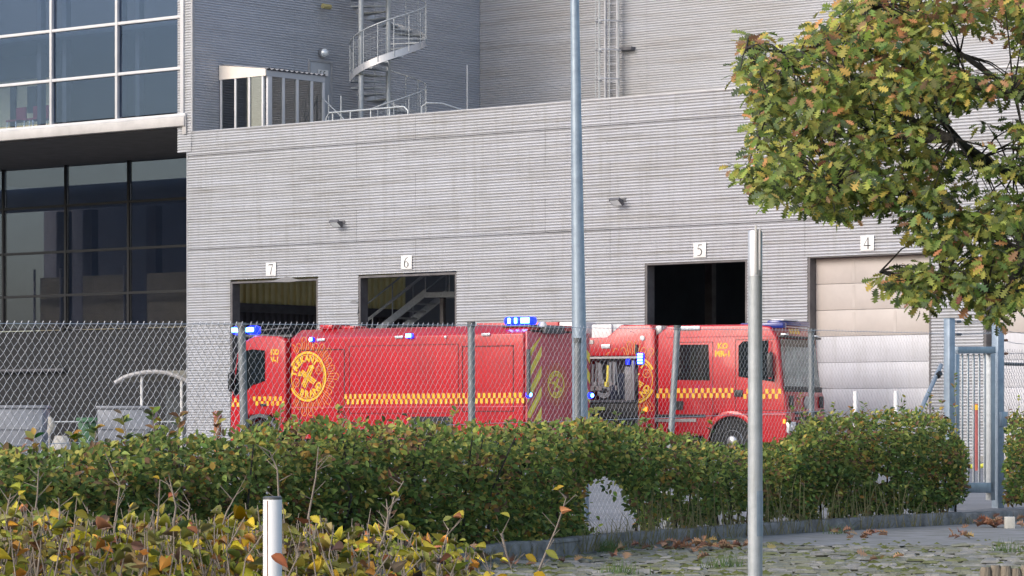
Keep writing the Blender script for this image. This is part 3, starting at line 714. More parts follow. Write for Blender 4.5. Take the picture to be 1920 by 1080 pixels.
# ---------------------------------------------------------------- fire engines
def emblem_geo(r,rot=0,clip=None,rays=26):
    """flat mark in 2D: ring, lettering, crossed tools (fat) and ray outlines (thin)"""
    fat=MB(); thin=MB(); I=Matrix.Identity(4)
    def seg(mb,pts,w_):
        if clip is None: ribbon(mb,pts,w_,I); return
        run=[]
        for p in pts:
            if p[0]>clip: run.append(p)
            else:
                if len(run)>1: ribbon(mb,run,w_,I)
                run=[]
        if len(run)>1: ribbon(mb,run,w_,I)
    seg(fat,arc(0,0,r,r,0,360,72),.035*r/.57*1.6)
    seg(fat,arc(0,0,r*.90,r*.90,0,360,64),.018*r/.57)
    seg(fat,arc(0,0,r*.64,r*.64,80,350,48),.008*r/.57) if False else None
    def word(s,rad,a_mid,step,flip,size):
        n_=len(s)
        for i,ch in enumerate(s):
            a_=a_mid+(i-(n_-1)/2)*step*(1 if flip else -1)
            ar=math.radians(a_); cx_,cy_=rad*math.cos(ar),rad*math.sin(ar)
            if clip is not None and cx_<clip+.03: continue
            v,f=text_geo(ch,size,.012*r/.57)
            ro=ar-PI/2 if not flip else ar+PI/2
            fat.add([(cx_+p[0]*math.cos(ro)-p[1]*math.sin(ro),cy_+p[0]*math.sin(ro)+p[1]*math.cos(ro),0) for p in v],f)
    word('TREKANT',r*.735,112,19.5,False,r*.36); word('BRAND',r*.735,-72,21,True,r*.36)
    def bar(x0,y0,x1,y1,w_):
        pts=[(x0+(x1-x0)*i/10,y0+(y1-y0)*i/10) for i in range(11)]; seg(fat,pts,w_*r)
    for o_ in (-.085,0,.085):
        bar(-.30-o_*r*0+o_*.7*r,-.36*r-o_*.7*r,.22*r+o_*.7*r,.36*r-o_*.7*r,.05) if False else None
    for o_ in (-.11,0,.11):
        ox=o_*r*.8; oy=-o_*r*.6
        bar(-.24*r+ox*.9,-.42*r+oy*.9,.20*r+ox*.9,.34*r+oy*.9,.065)
        bar(-.36*r+ox*.75,.20*r-oy*.95,.42*r+ox*.75,-.26*r-oy*.95,.065)
    if clip is None or .12*r>clip:
        fat.add([(.06*r,.44*r,0),(.30*r,.50*r,0),(.40*r,.34*r,0),(.22*r,.26*r,0)],[(3,2,1,0)])
    if clip is None: fat.add([(-.56*r,.02*r,0),(-.44*r,.24*r,0),(-.32*r,.16*r,0),(-.36*r,.02*r,0)],[(3,2,1,0)])
    for sx_,sy_ in ((.62*r,.26*r),(-.62*r,-.26*r)):
        seg(thin,[(sx_+.17*r*math.cos(t_),sy_+.17*r*math.sin(t_)) for t_ in [2*PI*i/20 for i in range(21)]],.03*r)
        seg(thin,[(sx_-.08*r,sy_-.06*r),(sx_,sy_+.08*r),(sx_+.02*r,sy_-.04*r),(sx_+.09*r,sy_+.05*r)],.03*r)
    for i in range(rays):
        a_=2*PI*i/rays; rr=r*(1.58+.12*math.cos(8*a_)); da=2*PI/rays*.34
        loop=[(r*1.10*math.cos(a_-da),r*1.10*math.sin(a_-da)),(rr*.95*math.cos(a_-da),rr*.95*math.sin(a_-da)),(rr*math.cos(a_-da*.5),rr*math.sin(a_-da*.5)),(rr*math.cos(a_+da*.5),rr*math.sin(a_+da*.5)),(rr*.95*math.cos(a_+da),rr*.95*math.sin(a_+da)),(r*1.10*math.cos(a_+da),r*1.10*math.sin(a_+da))]
        seg(thin,loop,.030*r)
        seg(thin,[(r*1.14*math.cos(a_),r*1.14*math.sin(a_)),(rr*.9*math.cos(a_),rr*.9*math.sin(a_))],.022*r)
    return fat,thin
def wheel(parent,x,yc,side,r=.50,wd=.30):
    """side=+1: outer face towards +y"""
    w_=thing('wheel',None,None); w_.parent=parent; w_.location=(x,yc,r)
    Rm=Matrix.Rotation(-PI/2*side,4,'X')
    q=MB(); q.lathe([(r*.58,-wd/2),(r*.93,-wd/2),(r,-wd/2+.05),(r,wd/2-.05),(r*.93,wd/2),(r*.60,wd/2),(r*.58,wd/2-.02)],36,Rm); q.build('tyre',M['rubber'],w_,smooth=True)
    q=MB(); q.lathe([(r*.57,-wd/2+.02),(r*.57,wd/2-.03),(r*.52,wd/2-.01),(r*.46,wd/2-.08),(r*.30,wd/2-.10),(r*.26,wd/2-.0),(r*.18,wd/2+.03),(.02,wd/2+.04)],28,Rm); q.build('rim',M['silver'],w_,smooth=True)
    q=MB()
    for i in range(10):
        a_=2*PI*i/10; q.lathe([(.018,0),(.018,.05)],6,Rm@Matrix.Translation((r*.38*math.cos(a_),r*.38*math.sin(a_),wd/2-.10)))
    q.build('wheel_nut',M['chrome'],w_)
XZ=Matrix(((1,0,0,0),(0,0,1,0),(0,1,0,0),(0,0,0,1)))     # prism (a,b,h) -> (x=a, y=h, z=b)
def side_map(y,flip):
    """2D (a,b) to the truck side plane; flip mirrors reading direction for the left side"""
    return Matrix(((-1 if flip else 1,0,0,0),(0,0,0,y),(0,1,0,0),(0,0,0,1)))
def checks(x0,x1,z0,z1,y,step,name,parent,m):
    q=MB(); i=0; x=x0; h=(z1-z0)/2
    while x<x1-.01:
        xe=min(x+step,x1); dx=-.012
        for row_ in (0,1):
            if (i+row_)%2==0:
                zb_=z0+row_*h
                q.add([(x,y,zb_+.004),(xe,y,zb_+.004),(xe,y,zb_+h-.004),(x,y,zb_+h-.004)],[(0,1,2,3)])
        x+=step; i+=1
    return q.build(name,m,parent)
# ---- left engine: water tender, facing away to the left
aL=math.radians(38); fL=Vector((-math.cos(aL),math.sin(aL),0)); lL=Vector((-fL.y,fL.x,0))
RL=Vector((gx(985,6200/83),6200/83,0)); OL=RL-lL*1.25
def tlx(px,yl=1.25):
    k_=(px-960)/F; B_=OL+lL*yl; return (k_*B_.y-B_.x)/(fL.x-k_*fL.y)
def tlz(xl,py,yl=1.25):
    p=OL+fL*xl+lL*yl; return CAMZ+(HOR-py)/F*p.y
T1=thing('fire_engine','red water tender facing away left with plain shuttered side and chevron tail','fire engine',OL,math.atan2(fL.y,fL.x),'red fire engines in the yard')
XB=tlx(545); XC0=tlx(534); XC1=9.06
zs_=tlz(3,629); zr_=3.17
q=MB(); prof=[(-1.25,.55),(1.25,.55),(1.25,zs_),(.86,zr_),(-.86,zr_),(-1.25,zs_)]
q.prism(prof,.06,XB,Matrix(((0,0,1,0),(1,0,0,0),(0,1,0,0),(0,0,0,1)))); q.build('body',M['red'],T1,bevel=.035,seg=3)
q=MB(); q.box(-.005,.058,-1.19,1.19,.60,zr_-.16); q.build('tail_panel',M['lifted_red'],T1,bevel=.02)
q=MB(); q.box(-.03,.05,-.60,1.02,zr_-.17,zr_-.13); q.build('tail_trim',M['black'],T1)
q=MB(); q.box(-.14,.06,-.05,.66,zr_-.20,zr_-.015); q.build('reversing_lamp_box',M['greybox'],T1,bevel=.02)
q=MB(); q.lathe([(.11,0),(.11,.05),(.08,.11),(.02,.13)],14,Matrix.Translation((.0,.62,zr_-.06))); q.build('dome_lamp',M['white'],T1,smooth=True)
for s_ in (1,-1):
    q=MB()
    z=.0
    while z<2.75:
        for (a,b,o_) in ((1.18,.66,0),):
            z_a=z; lo=max(.66,z_a); 
            y0,y1=s_*a,s_*b; dz=.62
            q.add([(-.010,y0,z_a),(-.010,y1,z_a+dz),(-.010,y1,z_a+dz+.24),(-.010,y0,z_a+.24)],[(0,1,2,3)])
        z+=.46
    q.v=[(x,y_,min(max(z_,.62),2.92)) for x,y_,z_ in q.v]
    q.build('chevron_stripes',M['yellowpale'],T1)
fat,thin=emblem_geo(.30,rays=22)
for mb_,nm,m_ in ((fat,'tail_emblem',M['yellowpale']),(thin,'tail_emblem_rays',M['goldline'])):
    mb_.v=[(-.012 if nm=='tail_emblem' else -.009,-a+.12,b+tlz(0,720)) for a,b,c_ in mb_.v]; mb_.build(nm,m_,T1)
q=MB(); q.tube([(-.05,1.2,1.55),(-.05,1.2,2.6)],.05,8); q.build('ladder_tube',M['greybox'],T1,smooth=True)
for yv in (1.17,-1.17):
    zc=tlz(0,740); q=MB(); q.lathe([(.075,0),(.075,.05),(.06,.08)],12,Matrix.Translation((.0,yv,zc))@Matrix.Rotation(-PI/2,4,'Y')); q.build('tail_beacon',M['blue_on'],T1,smooth=True)
    q=MB(); q.lathe([(.045,.075),(.04,.10),(.01,.11)],10,Matrix.Translation((.0,yv,zc))@Matrix.Rotation(-PI/2,4,'Y')); q.build('tail_beacon_core',M['blue_core'],T1,smooth=True)
    q=MB(); q.box(-.03,0,yv-.06,yv+.06,.72,1.05); q.build('tail_light',mat('red_tail_lens',(.4,.01,.01),.2),T1,bevel=.01)
# rear roof beacon
zb_r=zr_-.05
q=MB(); q.box(.02,.86,.72,1.02,zb_r,zb_r+.04); q.build('roof_beacon_base',M['greybox'],T1,bevel=.01)
q=MB(); q.box(.03,.84,.74,1.00,zb_r+.042,zb_r+.23); q.build('roof_beacon',M['blue_on'],T1,bevel=.07,seg=3)
for xv,ww in ((.20,.12),(.47,.035),(.66,.035)):
    q=MB(); q.box(xv-ww,xv+ww,1.00,1.012,zb_r+.08,zb_r+.20); q.build('beacon_core',M['blue_core'],T1,bevel=.004)
# side lamps under the roof chamfer
for px,lit,sz in ((587,1,.05),(770,1,.10)):
    x=tlx(px); z=tlz(x,637 if px<600 else 630); q=MB(); q.box(x-sz,x+sz,1.25,1.33,z-.05,z+.06); q.build('side_beacon',M['blue_on'],T1,bevel=.02)
    q=MB(); q.box(x-sz*.7,x+sz*.7,1.327,1.345,z-.03,z+.045); q.build('side_beacon_core',M['blue_core'],T1)
for px,py in ((603,637),(749,632),(912,627),(836,632)):
    x=tlx(px); z=tlz(x,py); sz=.12 if px!=836 else .03; q=MB(); q.box(x-sz,x+sz,1.25,1.29,z-.03,z+.03); q.build('scene_lamp',M['lampglass'],T1,bevel=.01)
# shutter / hatch outlines as recessed-looking frames
def frame(x0,x1,z0,z1,y,t=.022,nm='hatch_frame',par=T1,mm='seam',yo=.008):
    q=MB(); a,b=min(y,y+yo),max(y,y+yo)
    q.box(x0,x0+t,a,b,z0,z1); q.box(x1-t,x1,a,b,z0,z1); q.box(x0+t,x1-t,a,b,z1-t,z1); q.box(x0+t,x1-t,a,b,z0,z0+t); return q.build(nm,M[mm],par)
frame(tlx(868),tlx(962),tlz(1,772),tlz(1,648),1.25); frame(tlx(563),tlx(645),tlz(6,800),tlz(6,655),1.25)
frame(tlx(860),tlx(655),tlz(3,775),tlz(3,646),1.25,t=.012)
# emblem on side
xc=tlx(577); zc=tlz(xc,706)
fat,thin=emblem_geo(.57)
for mb_,nm,m_ in ((fat,'emblem',M['yellow']),(thin,'emblem_rays',M['goldline'])):
    mb_.v=[(xc-a,1.262 if nm=='emblem' else 1.258,zc+b) for a,b,c_ in mb_.v if True]
    # drop faces past the front edge of the body
    lim=XB-.01; keep=[(f,m) for f,m in zip(mb_.f,mb_.m) if max(mb_.v[i][0] for i in f)<lim]
    mb_.f=[k_[0] for k_ in keep]; mb_.m=[k_[1] for k_ in keep]; mb_.build(nm,m_,T1)
checks(.03,tlx(645),tlz(3,757.5),tlz(3,737.5),1.258,.0745,'checker_band',T1,M['yellow'])
q=MB(); q.box(tlx(985)+.02,XB-.02,1.249,1.262,tlz(3,764),tlz(3,762)); q.build('waist_trim',M['lifted_red'],T1)
# under-run, wheels
q=MB(); q.box(.3,XC1-.3,-.5,.5,.45,.75); q.build('chassis',M['black'],T1)
q=MB(); xw=tlx(810); q.box(xw-.62,xw+.62,1.0,1.256,.54,tlz(xw,781)); q.build('wheel_opening',M['black'],T1)
for x in (xw,):
    wheel(T1,x,1.08,1); wheel(T1,x,-1.08,-1)
xf=tlx(487); wheel(T1,xf,1.08,1); wheel(T1,xf,-1.08,-1)
# cab
q=MB(); q.prism([(XC0,.62),(XC0,2.92),(XC0+.25,3.02),(8.30,3.05),(8.62,2.92),(8.86,2.70),(9.06,1.62),(9.10,1.20),(9.10,.45),(xf+.62,.45),(xf+.60,.85),(xf+.40,1.13),(xf-.40,1.13),(xf-.58,.80),(xf-.60,.62)],-1.22,1.22,XZ); q.build('cab',M['red'],T1,bevel=.05,seg=3)
q=MB(); q.prism([(tlx(497,1.22),tlz(8,657)),(tlx(473,1.22),tlz(8.3,655)),(8.80,tlz(8.8,660)),(8.98,tlz(9,742)),(8.62,tlz(8.6,736)),(8.35,tlz(8.4,722)),(tlx(497,1.22),tlz(8,714))],1.225,1.236,XZ); q.build('side_window',M['cabglass'],T1)
q=MB(); xp=tlx(456,1.24); q.box(xp-.03,xp+.03,1.22,1.25,tlz(xp,738),tlz(xp,655)); q.build('window_pillar',M['black'],T1)
q=MB(); q.tube([(8.95,1.2,2.2),(8.95,1.34,2.16)],.02); q.build('mirror_arm',M['black'],T1)
q=MB(); q.box(8.9,9.0,1.26,1.42,1.70,2.15); q.build('mirror',M['black'],T1,bevel=.03)
for ly,pz,tx in ((0,660.5,'KO'),(0,675,'V-1')):
    v,f=text_geo(tx,.185,.010); xq=tlx(515,1.23); q=MB(); q.add([(xq-p[0],1.2245,tlz(7.6,pz)+p[1]) for p in v],f); q.build('lettering',M['yellow'],T1)
checks(tlx(533,1.23),8.35,tlz(7.8,761),tlz(7.8,743),1.2245,.085,'checker_band',T1,M['yellow']); checks(8.62,9.03,tlz(8.8,763),tlz(8.8,746),1.2245,.085,'checker_band',T1,M['yellow'])
q=MB(); q.box(7.9,8.1,1.22,1.235,tlz(8,762),tlz(8,757)); q.build('door_handle',M['black'],T1,bevel=.008)
q=MB(); q.box(XC0+.42,XC0+.432,1.215,1.2245,1.1,2.8); q.build('door_seam',M['lifted_red'],T1)
ps=[(xf+.62*math.cos(t_),.50+.66*math.sin(t_)) for t_ in [PI*i/16 for i in range(17)]]; ip=[(xf+.54*math.cos(t_),.50+.58*math.sin(t_)) for t_ in [PI*i/16 for i in range(17)]]
q=MB(); q.prism(ps+ip[::-1],1.15,1.26,XZ); q.build('mudguard',M['greybox'],T1)
q=MB(); q.box(XB,XC0,-.9,1.0,.7,2.75); q.build('cab_gap_shade_block',M['black'],T1)  # black block fills the gap in place of its shade
# cab roof rack and light bar
q=MB(); q.box(XC0-.1,8.0,-1.1,1.1,3.0,3.06); q.tube([(XC0,1.1,3.22),(8.2,1.1,3.18)],.02); q.tube([(XC0+.4,1.1,3.02),(XC0+.4,1.1,3.21)],.02); q.build('roof_rack',M['greybox'],T1)
q=MB(); q.box(7.95,8.75,.78,1.10,3.02,3.08); q.build('light_bar_base',M['greybox'],T1,bevel=.01)
for px in (455,482):
    xv=tlx(px-6,.94); q=MB(); q.box(xv-.16,xv+.16,.80,1.08,3.082,3.30); q.build('light_bar',M['blue_on'],T1,bevel=.09,seg=3)
    q=MB(); q.box(xv-.12,xv+.12,1.078,1.092,3.15,3.25); q.build('light_bar_core',M['blue_core'],T1,bevel=.006)
q=MB(); q.box(XB-1.0,XB-.6,.2,.9,zr_+.0,zr_+.12); q.box(XB-1.6,XB-1.2,.3,.8,zr_,zr_+.07); q.build('roof_monitor',M['redside'],T1,bevel=.03)

# ---- right engine: crew cab rescue pump, facing right towards the camera
bR=math.radians(27); fR=Vector((math.cos(bR),-math.sin(bR),0)); lR=Vector((-fR.y,fR.x,0))
SF=80.0; FR=Vector((gx(1466,F/SF),F/SF,0)); OR=FR+lR*1.25
def trx(px,yl=-1.25):
    k_=(px-960)/F; B_=OR+lR*yl; return (k_*B_.y-B_.x)/(fR.x-k_*fR.y)
def trz(xl,py,yl=-1.25):
    p=OR+fR*xl+lR*yl; return CAMZ+(HOR-py)/F*p.y
T2=thing('fire_engine','red crew cab fire engine facing right with an open equipment locker','fire engine',OR,math.atan2(fR.y,fR.x),'red fire engines in the yard')
XR=-8.3; xg=trx(1229); xe=trx(1196); xo=trx(1101); zt=trz(xe,609)
# rear body: stepped roof
xs1=trx(1164); xs2=trx(1137); zlow=trz(xs2,633)
xfw=trx(1372); 
q=MB()
q.prism([(xe,.55),(xg-.02,.55),(xg-.02,zt-.14),(xg-.14,zt),(xs1,zt),(xs2,zlow),(XR,zlow),(XR,trz(xo,668)),(xe,trz(xo,668))],-1.25,1.25,XZ); q.build('rear_body',M['red'],T2,bevel=.03,seg=3)
q=MB(); q.box(XR,xo-.02,-1.25,1.25,.55,trz(xo,668)-.003); q.build('tail_body',M['red'],T2,bevel=.02)
# locker
zl0,zl1=.62,trz(xo,669)
q=MB(); q.box(xo,xe,-.55,-.5,zl0,zl1-.02); q.build('locker_back',M['tool'],T2)
q=MB(); q.box(xo-.018,xe+.0,-1.20,-.5,.56,zl0); q.build('locker_floor',M['black'],T2)
q=MB(); zm=trz(xo,752); q.box(xo,xe-.03,-1.21,-.56,zm-.03,zm+.02); q.build('locker_shelf',M['darkframe'],T2)
q=MB(); q.box(xo,xe-.03,-1.16,-.6,zl0,zm-.05); q.build('lower_drawer',M['black'],T2,bevel=.02)
q=MB(); q.box(xo,xe,-1.262,-1.20,zl1-.05,zl1+.0); q.build('shutter_roll_bar',M['silver'],T2)
xq=trx(1187); q=MB(); q.tube([(xq,-1.24,zm+.02),(xq,-1.24,zl1-.1)],.045,10); q.build('locker_post',M['silver'],T2,smooth=True)
q=MB(); q.box(trx(1167),trx(1183),-1.12,-1.06,zm+.02,trz(xo,688)); q.build('inner_panel',M['tool'],T2)
rnd=random.Random(3)
for i,px in enumerate((1106,1112,1119,1124,1134,1139,1147)):
    x=trx(px); z0=zm+rnd.uniform(.25,.5); z1=zl1-rnd.uniform(.12,.22); q=MB()
    m_=[M['silver'],M['tool'],M['silver'],M['tool'],M['yellowpale'],M['silver'],M['silver']][i]
    r_=rnd.uniform(.025,.05); q.tube([(x,-1.1,z0),(x+rnd.uniform(-.05,.05),-1.1,z1)],r_,8); q.box(x-r_*1.6,x+r_*1.6,-1.14,-1.06,z0-.06,z0+.05); q.build('hand_tool',m_,T2,smooth=True)
q=MB(); x=trx(1160); q.lathe([(.13,0),(.16,.1),(.15,.55),(.08,.62)],12,Matrix.Translation((x,-1.0,zm+.05))); q.build('breathing_apparatus',M['navy'],T2,smooth=True)
q=MB(); q.lathe([(.13,0),(.16,.1),(.15,.35),(.08,.42)],12,Matrix.Translation((trx(1146),-1.0,zm+.03))); q.build('air_bottle',M['navy'],T2,smooth=True)
q=MB(); q.tube([(trx(1152),-1.18,zl1-.15),(trx(1158),-1.18,zm+.15)],.015,6); q.build('hose_line',M['silver'],T2)
q=MB()
for k_ in range(3):
    pts=[(trx(1128)+.16*math.cos(t_),-1.1,zm+.2+.04*k_+.12*math.sin(t_)) for t_ in [2*PI*i/16 for i in range(17)]]; q.tube(pts,.022,6)
q.build('coiled_hose',M['tool'],T2,smooth=True)
q=MB(); q.box(trx(1112),trx(1132),-1.2,-1.17,zm-.22,zm-.14); q.box(trx(1114),trx(1118),-1.2,-1.17,zm-.6,zm-.2); q.build('yellow_strap',mat('lime_strap',(.42,.48,.12),.6),T2)
q=MB(); q.box(trx(1172),trx(1178),-1.2,-1.16,trz(xo,684),trz(xo,674)); q.build('locker_glowing_reflection',M['blue_on'],T2)  # blue reflection in the locker, built as a glowing block
# emblem half on the panel
xc=trx(1188); zc=trz(xc,712); fat,thin=emblem_geo(.56,clip=xe-xc+.01)
for mb_,nm,m_ in ((fat,'emblem',M['yellow']),(thin,'emblem_rays',M['goldline'])):
    mb_.v=[(xc+a,-1.262 if nm=='emblem' else -1.258,zc+b) for a,b,c_ in mb_.v]
    keep=[f for f in mb_.f if max(mb_.v[i][0] for i in f)<xg-.03]; mb_.m=[0]*len(keep); mb_.f=keep; o=mb_.build(nm,m_,T2); o['kind']='stuff'
# small arc of rays above the locker
_,thin=emblem_geo(.56); thin.v=[(xc+a,-1.258,zc+b) for a,b,c_ in thin.v]
keep=[f for f in thin.f if all(mb_z>zl1+.02 and mb_z<zt-.3 for mb_z in [thin.v[i][2] for i in f]) and max(thin.v[i][0] for i in f)<xe]
thin.f=keep; thin.m=[0]*len(keep); thin.build('emblem_rays',M['goldline'],T2)['kind']='stuff'
q=MB(); xq=trx(1202); za,zb_=trz(xe,683),trz(xe,662); q.box(xq-.09,xq+.09,-1.31,-1.25,za,zb_); q.build('side_beacon',M['blue_on'],T2,bevel=.02)
for k_ in range(4):
    z=za+(zb_-za)*(k_+.5)/4; q=MB(); q.box(xq-.06,xq+.06,-1.318,-1.308,z-.02,z+.02); q.build('side_beacon_core',M['blue_core'],T2)
xq=trx(1210); q=MB(); q.box(xq-.05,xq+.05,-1.275,-1.25,trz(xe,772),trz(xe,763)); q.build('marker_lamp',M['amber'],T2)
xq=trx(1136); q=MB(); q.box(xq-.12,xq+.12,-1.28,-1.25,trz(xo,654),trz(xo,646)); q.build('scene_lamp',M['lampglass'],T2,bevel=.03)
q=MB(); q.box(xo-.1,trx(1113),-1.27,-1.25,trz(xo,645),trz(xo,638)); q.build('scene_lamp',M['silver'],T2)
xq=trx(1205); q=MB(); q.lathe([(.065,0),(.06,.03),(.02,.04)],12,Matrix.Translation((xq,-1.25,trz(xe,634)))@Matrix.Rotation(PI/2,4,'X')); q.build('filler_cap',M['white'],T2,smooth=True)
q=MB(); q.box(trx(1192),trx(1196),-1.30,-1.252,trz(xe,664),trz(xe,646)); q.build('shutter_stop',M['black'],T2)
# roof boxes: white locker, red and white ladder box
q=MB(); q.box(xo-.0,trx(1138),-1.0,-.2,zlow,trz(xo,608)); q.build('roof_locker',M['white'],T2,bevel=.015)
q=MB(); q.box(trx(1139),trx(1160),-.95,-.3,zlow,trz(xo,608)); q.build('roof_box',M['galv'],T2,bevel=.015)
q=MB(); q.box(trx(1052,-.9),trx(1094,-.9),-1.0,-.2,zlow,trz(-6.5,604)); q.build('roof_locker',M['white'],T2,bevel=.015)
q=MB(); q.box(XR+.1,trx(1050,-.9),-1.0,-.2,zlow-.05,trz(-7,604)); q.build('roof_chest',M['red'],T2,bevel=.02)
# crew cab
XCF=0.0; zc_=trz(-1.0,608)
q=MB(); q.prism([(xg+.03,.62),(xg+.03,zc_-.22),(xg+.30,zc_),(-.75,zc_+.0),(-.30,zc_-.06),(-.12,zc_-.35),(.0,1.78),(.10,1.55),(.12,.45),(xfw+.66,.45),(xfw+.64,.85),(xfw+.44,1.16),(xfw-.44,1.16),(xfw-.64,.85),(xfw-.66,.62)],-1.22,1.22,XZ); q.build('cab',M['red'],T2,bevel=.055,seg=3)
zr2=trz(-2,632); q=MB(); q.box(xg+.28,-.25,-1.235,-1.215,zr2-.0,zr2+.022); q.build('roof_gutter',M['lifted_red'],T2)
q=MB(); q.prism([(trx(1268),trz(-2.4,712)),(trx(1330),trz(-1.8,713)),(trx(1327),trz(-1.8,646)),(trx(1266),trz(-2.4,646))],-1.231,-1.222,XZ); q.build('side_window',M['cabglass'],T2)
q=MB(); q.prism([(trx(1384),trz(-1,706)),(trx(1452),trz(-.3,716)),(trx(1440),trz(-.4,638)),(trx(1392),trz(-1,640)),(trx(1384),trz(-1,648))],-1.231,-1.222,XZ); q.build('side_window',M['cabglass'],T2)
q=MB(); x=trx(1445); q.box(x-.06,x+.02,-1.245,-1.225,trz(-.3,710),trz(-.3,640)); q.build('window_pillar',M['red'],T2)
frame(trx(1262),trx(1336),trz(-2.2,780),trz(-2.2,641),-1.22,t=.012,nm='door_seam',par=T2,yo=-.006)
frame(trx(1378),trx(1470),trz(-.8,770),trz(-.8,636),-1.22,t=.012,nm='door_seam',par=T2,yo=-.006)
for tx,pz in (('KO',649),('MR-1',663.5)):
    v,f=text_geo(tx,.185,.010); xq=trx(1355,-1.23); q=MB(); q.add([(xq+p[0],-1.2255,trz(-1.5,pz)+p[1]) for p in v],f); q.build('lettering',M['yellow'],T2)
checks(trx(1230),trx(1374),trz(-2,746.5),trz(-2,727.5),-1.2265,.077,'checker_band',T2,M['yellow']); checks(trx(1393),-.02,trz(-.8,748),trz(-.8,729),-1.2265,.08,'checker_band',T2,M['yellow'])
x=trx(1384); q=MB(); q.box(x-.11,x+.11,-1.25,-1.221,trz(-1.1,744),trz(-1.1,731)); q.build('door_handle',M['black'],T2,bevel=.015)
for px,py in ((1282,615),(1302,615)):
    x=trx(px); q=MB(); q.box(x-.14,x+.14,-1.26,-1.10,trz(-2,619),trz(-2,611)); q.build('scene_lamp',M['lampglass'],T2,bevel=.02)
q=MB(); q.box(xg-.06,xg+.02,-1.15,1.1,.7,2.7); q.build('cab_gap_shade_block',M['black'],T2)  # gap shade behind this cab also put in as a black block
q=MB(); q.box(xg-.02,xg+.14,-1.2,-.9,zc_-.22,zc_+.0); q.build('exhaust_stack',M['silver'],T2,bevel=.03)
# arch flare and wheel
ps=[(xfw+.72*math.cos(t_),.50+.72*math.sin(t_)) for t_ in [PI*i/18 for i in range(19)]]; ip=[(xfw+.60*math.cos(t_),.50+.60*math.sin(t_)) for t_ in [PI*i/18 for i in range(19)]]
q=MB(); q.prism(ps+ip[::-1],-1.285,-1.15,XZ); q.build('mudguard',M['red'],T2,bevel=.012)
q=MB(); q.prism([(xfw+.62*math.cos(t_),.50+.62*math.sin(t_)) for t_ in [PI*i/18 for i in range(19)]],-1.13,-.6,XZ); q.build('wheel_well',M['black'],T2)
wheel(T2,xfw,-1.09,-1); wheel(T2,xfw,1.09,1); wheel(T2,-5.6,-1.09,-1); wheel(T2,-5.6,1.09,1)
q=MB(); q.box(XR+.3,-.2,-.5,.5,.45,.75); q.build('chassis',M['black'],T2)
q=MB(); q.box(trx(1225),trx(1322),-1.23,-1.0,trz(-2.4,783),trz(-2.4,777)); q.build('sill_step',M['black'],T2)
q=MB(); q.box(trx(1222),trx(1305),-1.24,-1.0,trz(-2.4,791),trz(-2.4,785)); q.build('side_step',M['silver'],T2)
q=MB(); q.box(trx(1262),trx(1280),-1.245,-1.22,trz(-2.4,768),trz(-2.4,752)); q.build('grab_recess',M['black'],T2)
# windscreen and front: front plane runs from (-.12,zc-.35) to (0,1.78)
zwt,zwb=zc_-.34,1.80
def frontx(z): return -.12+( (zc_-.35)-z)/((zc_-.35)-1.78)*.12
q=MB(); v=[(frontx(zwt)+.014,-1.10,zwt),(frontx(zwt)+.014,1.10,zwt),(frontx(zwb)+.014,1.14,zwb),(frontx(zwb)+.014,-1.14,zwb)]; q.add(v,[(0,3,2,1)]); q.build('windscreen',M['screen'],T2)
q=MB(); q.add([(frontx(zwt)+.018,-1.10,zwt),(frontx(zwt)+.018,1.10,zwt),(frontx(zwt-.18)+.018,1.11,zwt-.18),(frontx(zwt-.18)+.018,-1.11,zwt-.18)],[(0,3,2,1)]); q.build('windscreen_tint',M['cabglass'],T2)
q=MB(); q.box(-.02,.05,-1.18,1.18,1.66,1.80); q.build('wiper_panel',M['black'],T2,bevel=.015)
q=MB(); q.box(-.12,.02,-1.2,1.2,zwt+.02,zwt+.07); q.build('sun_visor',M['black'],T2,bevel=.01)
q=MB()
for i in range(4):
    yv=-.62+i*.17; q.add([(-.022+.0,yv-.06,zwt+.12),(-.022,yv+.06,zwt+.12),(-.07,yv+.06,zwt+.24),(-.07,yv-.06,zwt+.24)],[(0,1,2,3)])
q.build('roof_sign_marks',M['yellow'],T2)
for yv in (-1.0,.95):
    q=MB(); q.box(-.10,.035,yv-.1,yv+.1,zwt+.075,zwt+.115); q.build('marker_lamp',M['lampglass'],T2,bevel=.01)
for yv in (-.95,.95):
    q=MB(); q.box(.10,.135,yv-.12,yv+.12,1.30,1.58); q.build('corner_vent',M['black'],T2,bevel=.02)
q=MB()
for k_ in range(4): q.box(.10,.13,-.7,.7,.75+k_*.13,.82+k_*.13)
q.build('grille_slats',M['black'],T2)
q=MB(); q.lathe([(.16,0),(.16,.02),(.12,.04)],16,Matrix.Translation((.11,0,1.42))@Matrix.Rotation(PI/2,4,'Y')); q.build('front_badge',M['silver'],T2,smooth=True)
for yv in (-.98,.98):
    q=MB(); q.box(.06,.17,yv-.22,yv+.22,.70,.97); q.build('headlight',M['lampglass'],T2,bevel=.03)
    q=MB(); q.lathe([(.09,0),(.085,.02),(.03,.03)],12,Matrix.Translation((.165,yv,.84))@Matrix.Rotation(PI/2,4,'Y')); q.build('headlight_lens',M['chrome'],T2,smooth=True)
xq=trx(1459); q=MB(); q.box(.02,.08,-1.235,-1.20,trz(0,794),trz(0,786)); q.build('indicator',M['amber'],T2)
q=MB(); q.box(-.05,.16,-1.22,1.22,.38,.62); q.build('bumper',M['red'],T2,bevel=.04)
q=MB(); q.prism([(-1.35,1.12),(.10,1.12),(.10,1.16),(-1.35,1.16)],-1.24,-1.22,XZ); q.build('fender_line',M['lifted_red'],T2)
# mirrors
q=MB(); q.tube([(-.3,-1.2,2.6),(-.25,-1.36,2.6)],.02); q.build('mirror_arm',M['black'],T2)
q=MB(); q.box(-.31,-.19,-1.46,-1.30,2.0,2.58); q.build('mirror',M['black'],T2,bevel=.03)
